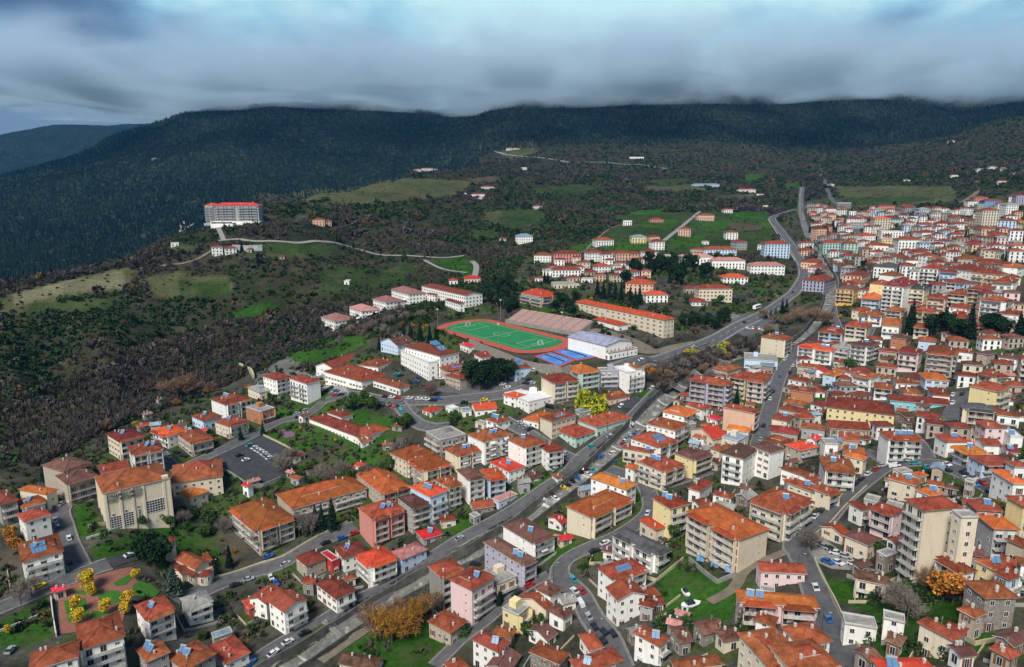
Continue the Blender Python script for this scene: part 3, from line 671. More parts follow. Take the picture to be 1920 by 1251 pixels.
WM = [winmesh(1.15, 1.35, ''), winmesh(1.0, 1.3, 'sh'), winmesh(1.3, 1.3, 'half')]
DM = [winmesh(1.7, 2.25, ''), winmesh(1.9, 2.25, 'half'), winmesh(1.2, 2.2, 'sh')]
_bal = {}
def balmesh(L, style):
    L = max(2, round(L)); k = (L, style)
    if k in _bal: return _bal[k]
    b = MB(); D = 1.5
    b.box(-L / 2, L / 2, -D, 0, -.18, 0, 0)
    r = MB()
    if style == 0:
        for s in (-L / 2, L / 2 - .1): r.box(s, s + .1, -D, 0, .002, .95, 1)
        r.box(-L / 2 + .1, L / 2 - .1, -D, -D + .1, .002, .95, 1)
    else:
        r.box(-L / 2, L / 2, -D, -D + .06, .93, 1.0, 0)
        n = int(L / .22)
        for i in range(n + 1):
            x = -L / 2 + (L - .05) * i / n; r.box(x, x + .05, -D, -D + .05, .0, .93, 0, bot=False, top=False)
        for s in (-L / 2, L / 2 - .06): r.box(s, s + .06, -D + .06, 0, .93, 1.0, 0)
    _bal[k] = (b.mesh('balcony', [M['slab']]), r.mesh('railing', [M['rail'], M['slab']])); return _bal[k]
def awn():
    b = MB(); b.face([(-1.6, 0, 2.4), (-1.6, -1.5, 1.3), (1.6, -1.5, 1.3), (1.6, 0, 2.4)]); b.face([(1.6, 0, 2.36), (1.6, -1.5, 1.26), (-1.6, -1.5, 1.26), (-1.6, 0, 2.36)])
    b.face([(-1.6, -1.5, 1.3), (-1.6, -1.5, .9), (1.6, -1.5, .9), (1.6, -1.5, 1.3)])
    return b.mesh('awning', [M['awning']])
AWN = awn()
def solar():
    b = MB(); c, s = math.cos(R(42)), math.sin(R(42))
    for x in (-.55, .55):
        q = [(x - .5, -.9 * c, .15), (x + .5, -.9 * c, .15), (x + .5, .9 * c, .15 + 1.8 * s), (x - .5, .9 * c, .15 + 1.8 * s)]
        b.face(q, 0); b.face([(a[0], a[1] + .08, a[2] - .08) for a in q[::-1]], 1)
        for i in range(4): a, e = q[i], q[(i + 1) % 4]; b.face([a, (a[0], a[1] + .08, a[2] - .08), (e[0], e[1] + .08, e[2] - .08), e], 1)
    for x in (-.9, .9): b.tube((x, .75, -.3), (x, .75, 1.3), .04, n=4, m=1)
    return b.mesh('solar_heater', [M['panel'], M['tank']])
SOL = solar()
b = MB(); b.tube((-1.05, .8, 1.55), (1.05, .8, 1.55), .30, n=8); TANK = b.mesh('tank', [M['tank']])
b = MB(); b.box(-.25, .25, -.25, .25, -1.2, .95); b.box(-.31, .31, -.31, .31, .95, 1.03); b.box(-.14, .14, -.14, .14, 1.03, 1.25); CHIM = b.mesh('chimney', [M['stone_cap']])
b = MB(); b.tube((0, 0, -1), (0, 0, 2.2), .03, n=4)
for i in range(4): b.tube((-.45 + .05 * i, 0, 1.5 + .2 * i), (.45 - .05 * i, 0, 1.5 + .2 * i), .02, n=4)
ANT = b.mesh('antenna', [M['tank']])

def roofmesh(lx, ly, kind, rc, oh=.55, pitch=None):
    """roof over a lx by ly plan centred on the origin, eave at z=0. h hip, G gable with ridge along y, g ridge along x, f flat"""
    b = MB(); X, Y = lx / 2 + oh, ly / 2 + oh
    if kind == 'f':
        X, Y = lx / 2 + .1, ly / 2 + .1; b.box(-X, X, -Y, Y, -.1, .18, 0)
        for q in ((-X, X, -Y, -Y + .2), (-X, X, Y - .2, Y), (-X, -X + .2, -Y + .2, Y - .2), (X - .2, X, -Y + .2, Y - .2)): b.box(*q, .18, .62, 1)
        return b.mesh('roof', [ROOF[rc], M['slab']]), 0.4
    tp = math.tan(R(pitch or 21)); m = min(X, Y)
    if kind in 'Gg' and m > 9: tp = math.tan(R(10))
    H = m * tp if kind == 'h' else (X * tp if kind == 'G' else Y * tp)
    def tri(pts):                                         # uv from distance along and up the slope
        a, c = Vector(pts[0]), Vector(pts[1]); u = (c - a).normalized(); uv = []
        for p in pts:
            d = Vector(p) - a; x = d.dot(u); uv.append((x, math.sqrt(max(0, d.length_squared - x * x))))
        b.face(pts, 0, uv)
    if kind == 'h':
        if X >= Y: r0, r1 = (-(X - Y), 0, H), ((X - Y), 0, H)
        else: r0, r1 = (0, -(Y - X), H), (0, (Y - X), H)
        a, c, e, f = (-X, -Y, 0), (X, -Y, 0), (X, Y, 0), (-X, Y, 0)
        if X >= Y:
            tri([a, c, r1, r0]); tri([e, f, r0, r1]); tri([c, e, r1]); tri([f, a, r0])
            cr_ = [(a, r0), (f, r0), (c, r1), (e, r1), (r0, r1)]
        else:
            tri([a, c, r0]); tri([e, f, r1]); tri([c, e, r1, r0]); tri([f, a, r0, r1])
            cr_ = [(a, r0), (c, r0), (e, r1), (f, r1), (r0, r1)]
        for p, q in cr_:
            if (Vector(p) - Vector(q)).length > .4: b.tube(Vector(p) + Vector((0, 0, .02)), Vector(q) + Vector((0, 0, .04)), .13, n=5, m=2)
    elif kind == 'G':
        tri([(X, -Y, 0), (X, Y, 0), (0, Y, H), (0, -Y, H)]); tri([(-X, Y, 0), (-X, -Y, 0), (0, -Y, H), (0, Y, H)]); b.tube((0, -Y, H + .03), (0, Y, H + .03), .13, n=5, m=2)
    else:
        tri([(-X, -Y, 0), (X, -Y, 0), (X, 0, H), (-X, 0, H)]); tri([(X, Y, 0), (-X, Y, 0), (-X, 0, H), (X, 0, H)]); b.tube((-X, 0, H + .03), (X, 0, H + .03), .13, n=5, m=2)
    # eave board and soffit
    z = -.16
    P4 = [(-X, -Y), (X, -Y), (X, Y), (-X, Y)]
    for i in range(4):
        p, q = P4[i], P4[(i + 1) % 4]
        if kind == 'h' or (kind == 'G' and i in (1, 3)) or (kind == 'g' and i in (0, 2)): b.face([(p[0], p[1], z), (q[0], q[1], z), (q[0], q[1], 0), (p[0], p[1], 0)], 1)
        else:
            mid = (0, p[1]) if kind == 'G' else (p[0], 0)
            b.face([(p[0], p[1], z), (mid[0], mid[1], H + z), (q[0], q[1], z), (q[0], q[1], 0), (mid[0], mid[1], H), (p[0], p[1], 0)], 1)
    if kind == 'h': b.face([(-X, -Y, z), (-X, Y, z), (X, Y, z), (X, -Y, z)], 1)
    elif kind == 'G': b.face([(-X, -Y, z), (0, -Y, H + z), (0, Y, H + z), (-X, Y, z)], 1); b.face([(0, -Y, H + z), (X, -Y, z), (X, Y, z), (0, Y, H + z)], 1)
    else: b.face([(-X, -Y, z), (X, -Y, z), (X, 0, H + z), (-X, 0, H + z)], 1); b.face([(-X, 0, H + z), (X, 0, H + z), (X, Y, z), (-X, Y, z)], 1)
    return b.mesh('roof', [ROOF[rc], M['eavew'] if lx * 7 % 1 > .5 else M['fascia'], ROOF[rc]]), H

HOUSES = []          # dicts for labels and collision tests
def body(root, cx, cy, lx, ly, rz, zf, ze, zb, wall, rc, kind, flags, nst, px, big=False, inset=0):
    """one rectangular block with roof, windows, balconies, all parented to root; local frame of root"""
    loc = Matrix.Rotation(-root['_rz'], 3, 'Z') @ Vector((cx - root['_x'], cy - root['_y'], 0)); dz = root['_z']; rr = rz - root['_rz']
    near = px > 2.3
    def put(name, me, lpos, lrot=0, par=None, sc=None):
        c, s = math.cos(rr), math.sin(rr)
        o = link(name, me, root, (loc.x + lpos[0] * c - lpos[1] * s, loc.y + lpos[0] * s + lpos[1] * c, lpos[2] - dz), (0, 0, rr + lrot))
        if sc: o.scale = sc
        return o
    b = MB(); X, Y = lx / 2, ly / 2; H = 0
    rm, H = roofmesh(lx, ly, kind, rc)
    b.box(-X, X, -Y, Y, zb, ze, 0, bot=False)
    if kind == 'G':
        for s in (-1, 1): b.face([(-X, s * Y, ze), (X, s * Y, ze), (0, s * Y, ze + H * X / (X + .55))][::s], 0)
    if kind == 'g':
        for s in (-1, 1): b.face([(s * X, -Y, ze), (s * X, Y, ze), (s * X, 0, ze + H * Y / (Y + .55))][::s], 0)
    near_wall = 'N' in flags; blank_r = 'M' in flags
    faces = [(lx, (0, -Y), 0, blank_r, 'B' in flags), (ly, (-X, 0), -math.pi / 2, near_wall, 'b' in flags)]
    if not near:                                            # far: windows are faces of the wall mesh itself
        for L, c0, ro, blank, bal in faces + [(ly, (X, 0), math.pi / 2, False, False)]:
            if blank: continue
            n = max(1, int(L / 3.0)); c, s = math.cos(ro), math.sin(ro)
            for fl in range(nst):
                z0 = zf + fl * FH + .95
                if z0 + 1.3 > ze: break
                if bal and fl: q = [(-L / 2 + .3, -.9), (L / 2 - .3, -.9)]
                for i in range(n):
                    x = (i + .5) / n * L - L / 2; w = .62
                    pp = [(x - w, -.03), (x + w, -.03)]; z1 = z0 + 1.3
                    if bal: z0b = z0 - .8
                    else: z0b = z0
                    g = [(c0[0] + a * c - d_ * s, c0[1] + a * s + d_ * c) for a, d_ in pp]
                    b.face([(g[0][0], g[0][1], z0b), (g[1][0], g[1][1], z0b), (g[1][0], g[1][1], z1), (g[0][0], g[0][1], z1)], 1)
    wmx = put('wall', b.mesh('wall', [WALL[wall], GLASS]), (0, 0, 0))
    ro_ = put('roof', rm, (0, 0, ze))
    rnd = random.Random(int(px * 1000) + int(cx * 7) + int(cy * 3))
    root['_lx'] = root.get('_lx', lx); root['_ly'] = root.get('_ly', ly); root['_ze'] = root.get('_ze', ze)
    if near and 'X' not in flags:
        for L, c0, ro, blank, bal in faces:
            c, s = math.cos(ro), math.sin(ro)
            def at(x, y, z): return (c0[0] + x * c - y * s, c0[1] + x * s + y * c, z)
            if blank:
                if L > 6 and rnd.random() < .8:
                    for fl in range(1, nst):
                        put('window', WM[0], at(L * .22, 0, zf + fl * FH + 1.2), ro, sc=(.6, 1, .6))
                continue
            n = max(1, int(L / 3.1)); n = min(n, 16); wk = rnd.choice((0, 0, 1, 2)); dk = rnd.choice((0, 0, 1, 2)); style = rnd.choice((0, 1, 1))
            doorat = rnd.randrange(n)
            if bal and nst >= 2 and L > 6 and ze - zf < 18:
                nb = 1 if L < 13 else 2; BL = L / nb * (.82 if nb == 2 else .9); fb = MB(); mode = rnd.random()
                for k in range(nb):
                    x = (k + .5) / nb * L - L / 2
                    if mode < .55:
                        for s_ in (-1, 1):
                            fb = MB(); fb.box(x + s_ * BL / 2 - .1, x + s_ * BL / 2 + .1, -1.48, -.004, zf + (FH - .2 if mode < .3 else .0), ze - .2); put('balcony_wall', fb.mesh('balcony_wall', [WALL[wall]]), (c0[0], c0[1], 0), ro)
                    if kind == 'h' and mode < .75:
                        pr, _h = roofmesh(BL, 3.0, 'h', rc, .3, 19); put('porch_roof', pr, at(x, -.2, ze - .28 - .1 * k), ro)
            for fl in range(nst):
                z0 = zf + fl * FH
                if z0 + 2.3 > ze + .2: break
                if bal and fl >= 1:
                    nb = 1 if L < 13 else 2
                    for k in range(nb):
                        BL = L / nb * (.82 if nb == 2 else .9); bm_, rl = balmesh(BL, style)
                        x = (k + .5) / nb * L - L / 2
                        o = put('balcony', bm_, at(x, 0, z0), ro); link('railing', rl, o)
                        if 'a' in flags and rnd.random() < .8: put('awning', AWN, at(x, -.05, z0 + .35), ro)
                for i in range(n):
                    x = (i + .5) / n * L - L / 2
                    if (bal and fl >= 1 and i % 3 != 2) or (fl == 0 and i == doorat): put('door' if fl == 0 else 'balcony_door', DM[dk], at(x, 0, z0 + .06), ro)
                    elif rnd.random() < .93: put('window', WM[wk], at(x, 0, z0 + .95), ro)
    # roof furniture
    ns = flags.count('s')
    if kind != 'f':
        sgn = rnd.choice((-1, 1))
        tp = math.tan(R(21))
        for k in range(ns):
            m = min(X, Y)
            if X >= Y: px_, py_ = (-X + m * 1.0 + 2.6 * k + .2, -Y * .42)
            else: px_, py_ = (-X * .35, -Y + m * .95 + 2.6 * k)
            zz = ze + tp * (.55 + min(X - abs(px_), Y - abs(py_))) if kind == 'h' else ze + tp * (.55 + (X - abs(px_) if kind == 'G' else Y - abs(py_)))
            o = put('solar_heater', SOL, (px_, py_, zz), 0); o.rotation_euler.z = -root['_rz'] + R(-18 + rnd.uniform(-8, 8)); link('tank', TANK, o)
        if 'P' in flags:
            pb = MB(); nx = max(2, int(X * .8)); 
            for i in range(nx):
                for j in range(2):
                    x = -X * .5 + i * 1.15; y = -Y * .75 + j * Y * .32
                    z1 = tp * (Y - abs(y) + .55) + .12; z2 = tp * (Y - abs(y + Y * .28) + .55) + .12
                    pb.face([(x, y, z1), (x + 1.05, y, z1), (x + 1.05, y + Y * .28, z2), (x, y + Y * .28, z2)], 0)
            put('solar_panels', pb.mesh('solar_panels', [M['panel']]), (0, 0, ze))
        if near and not (kind in 'Gg' and min(X, Y) > 8):
            if kind == 'h' and lx * ly > 90 and rnd.random() < .6:       # a raised part of the roof
                a_, b_ = (X * rnd.uniform(.7, 1.1), Y * rnd.uniform(.7, 1.0)); m_ = min(X, Y); sx_ = rnd.uniform(-.3, .3) * X
                r2_, h2_ = roofmesh(a_, b_, 'h', rc, .3, 24); o = link('raised_roof', r2_, ro_, (sx_, 0, tp * (m_ - b_ / 2) + .25))
                w2_ = MB(); w2_.box(-a_ / 2, a_ / 2, -b_ / 2, b_ / 2, -1.0, -.02); link('attic_wall', w2_.mesh('attic_wall', [WALL[wall]]), ro_, (sx_, 0, tp * (m_ - b_ / 2) + .25))
            for k in range(1 + (rnd.random() < .6) + (lx * ly > 220)):
                cx_, cy_ = rnd.uniform(-X * .8, X * .8), rnd.uniform(-Y * .8, Y * .8)
                if kind == 'h': zz = ze + tp * (.55 + min(X - abs(cx_), Y - abs(cy_)))
                elif kind == 'G': zz = ze + tp * (.55 + X - abs(cx_))
                else: zz = ze + tp * (.55 + Y - abs(cy_))
                c_ = link('chimney', CHIM, ro_, (cx_, cy_, zz - ze))
            if rnd.random() < .4: link('antenna', ANT, ro_, (X * .2, 0, H))
    elif ns:
        for k in range(ns): o = put('solar_heater', SOL, (-X * .4 + 3 * k, -Y * .3, ze + .5), 0); link('tank', TANK, o)
    if kind == 'f' and near and min(lx, ly) > 6:
        sb = MB(); sb.box(-1.6, 1.6, -1.4, 1.4, .18, 2.5); link('stair_hut', sb.mesh('stair_hut', [WALL[wall]]), ro_, (X * .3, Y * .3, 0))

def rect(Fp, Lp, Rp):
    a = Vector((Lp.x - Fp.x, Lp.y - Fp.y)); b_ = Vector((Rp.x - Fp.x, Rp.y - Fp.y)); la, lb = a.length, b_.length
    ta = math.atan2(a.y, a.x); tb = math.atan2(b_.y, b_.x); dv = (ta - tb) % (2 * math.pi); dev = dv - math.pi / 2
    dev = max(-1.1, min(1.1, dev)); w = lb / (la + lb)
    tb2 = tb + dev * (1 - w); ta2 = ta - dev * w
    k = 1.0; return la * k, lb * k, tb2
cur = None
def add_house(Fx, Fy, Lx, Ly, Rx, Ry, n, wall, rc, kind, flags, wing=False, name='house'):
    global cur
    h = n * FH + .5
    Fp = hit(Fx, Fy, h); ze = Fp.z; Lp = plane(Lx, Ly, ze); Rp = plane(Rx, Ry, ze)
    la, lb, rz = rect(Fp, Lp, Rp)
    oh = 0.45; lx = min(max(lb - 2 * oh, 3.2), 98); ly = min(max(la - 2 * oh, 3.2), 98)
    ux = Vector((math.cos(rz), math.sin(rz))); uy = Vector((-ux.y, ux.x))
    c = Vector((Fp.x, Fp.y)) + ux * (oh + lx / 2) + uy * (oh + ly / 2)
    zs = [gz(*(c + ux * (sx * lx / 2) + uy * (sy * ly / 2))) for sx in (-1, 1) for sy in (-1, 1)]
    zf = ze - h + .25; zb = min(zs) - .6; zf = max(zf, min(zs) - 1)
    # if the ground falls away below, add storeys downwards
    while zf - (sum(zs) / 4) > FH * .9: zf -= FH
    while zf - zb > FH * 1.15 and zf - FH > min(zs) - .3: zf -= FH
    nst = max(1, int((ze - .1 - zf) / FH + .15)); px = F / max(c.y, 60)
    if not wing or cur is None:
        root = link(name, None, loc=(c.x, c.y, zf)); root.rotation_euler.z = rz
        root['_x'] = c.x; root['_y'] = c.y; root['_z'] = zf; root['_rz'] = rz; cur = root
        ex, ey = topx(c.x, c.y, ze)
        HOUSES.append(dict(o=root, x=ex, y=ey, wall=wall, rc=rc, n=nst, kind=kind, flags=flags, c=c, r=max(lx, ly) / 2, rects=[(c, ux, lx / 2, ly / 2)], a=lx * ly, px=px))
    else:
        HOUSES[-1]['rects'].append((c, ux, lx / 2, ly / 2)); HOUSES[-1]['a'] += lx * ly
    body(cur, c.x, c.y, lx, ly, rz, zf, ze, zb, wall, rc, kind, flags, nst, px)
    return cur
ZOOM = dict(A=(0, 850, 3.12), B=(380, 850, 3.12), C=(760, 850, 3.12), D=(1140, 850, 3.12), E=(1520, 850, 3.12), G=(180, 680, 4.8), H=(560, 640, 4.8), I=(920, 660, 5.2125), J=(1200, 640, 4.811),
    K=(1540, 640, 4.81), L=(1400, 480, 3.692), M=(1400, 340, 3.692), N=(940, 380, 3.4286), O=(560, 480, 4.8), P=(300, 340, 4.8), Q=(780, 520, 3.84), R=(1400, 640, 4.81), S=(1540, 460, 5.0526), T=(1500, 340, 4.571), U=(700, 800, 6.2533), V=(700, 250, 2.4))
def houses(s):
    """zoom code, eave corners front / left / right in that survey sheet, storeys, wall, roof, shape, extras, optional name"""
    for l in s.strip().splitlines():
        w = l.split()
        if not w: continue
        wing = w[0].startswith('+'); z = ZOOM[w[0].strip('+')]
        v = [float(q) for q in w[1:7]]; v = [v[i] / z[2] + z[i % 2] for i in range(6)]
        sh = w[8]
        add_house(*v, float(w[7]), sh[0], sh[1], sh[2], w[9] if len(w) > 9 and w[9] != '-' else '', wing, w[10] if len(w) > 10 else 'house')
def simple(s):
    """zoom code, base middle, width in survey units, storeys, wall+roof+shape, [turn in degrees]"""
    for l in s.strip().splitlines():
        for it in l.split(';'):
            w = it.split()
            if not w: continue
            z = ZOOM[w[0]]; x, y, wd = float(w[1]) / z[2] + z[0], float(w[2]) / z[2] + z[1], float(w[3]) / z[2]
            p = hit(x, y); W = wd * p.y / F; turn = R(float(w[6]) if len(w) > 6 else random.choice((-18, -10, 8, 14, 22)))
            D = min(max(W * random.uniform(.6, .85), 7), 14); W = max(W - D * abs(math.sin(turn)) * .6, 5)
            n = float(w[4]); far_house(p, W, D, turn + math.atan2(-p.x, p.y) * .5, n, w[5])
def far_house(p, W, D, rz, n, sh, fl=None, pxo=None, name='house'):
    global cur
    ux = Vector((math.cos(rz), math.sin(rz))); uy = Vector((-ux.y, ux.x)); c = Vector((p.x, p.y)) + uy * D / 2
    zs = [gz(*(c + ux * (sx * W / 2) + uy * (sy * D / 2))) for sx in (-1, 1) for sy in (-1, 1)]
    zf = p.z; ze = zf + n * FH + .4; zb = min(zs) - .8; px = F / c.y
    root = link(name, None, loc=(c.x, c.y, zf)); root.rotation_euler.z = rz
    root['_x'] = c.x; root['_y'] = c.y; root['_z'] = zf; root['_rz'] = rz; cur = root
    ex, ey = topx(c.x, c.y, ze); fl = random.choice(('', 'B', 'B', 'Bb')) if fl is None else fl
    HOUSES.append(dict(o=root, x=ex, y=ey, wall=sh[0], rc=sh[1], n=int(n + .5), kind=sh[2], flags=fl, c=c, r=max(W, D) / 2, rects=[(c, ux, W / 2, D / 2)], a=W * D, px=px))
    body(root, c.x, c.y, W, D, rz, zf, ze, zb, sh[0], sh[1], sh[2], fl, int(n + .5), pxo or min(px, 2.2)); return root

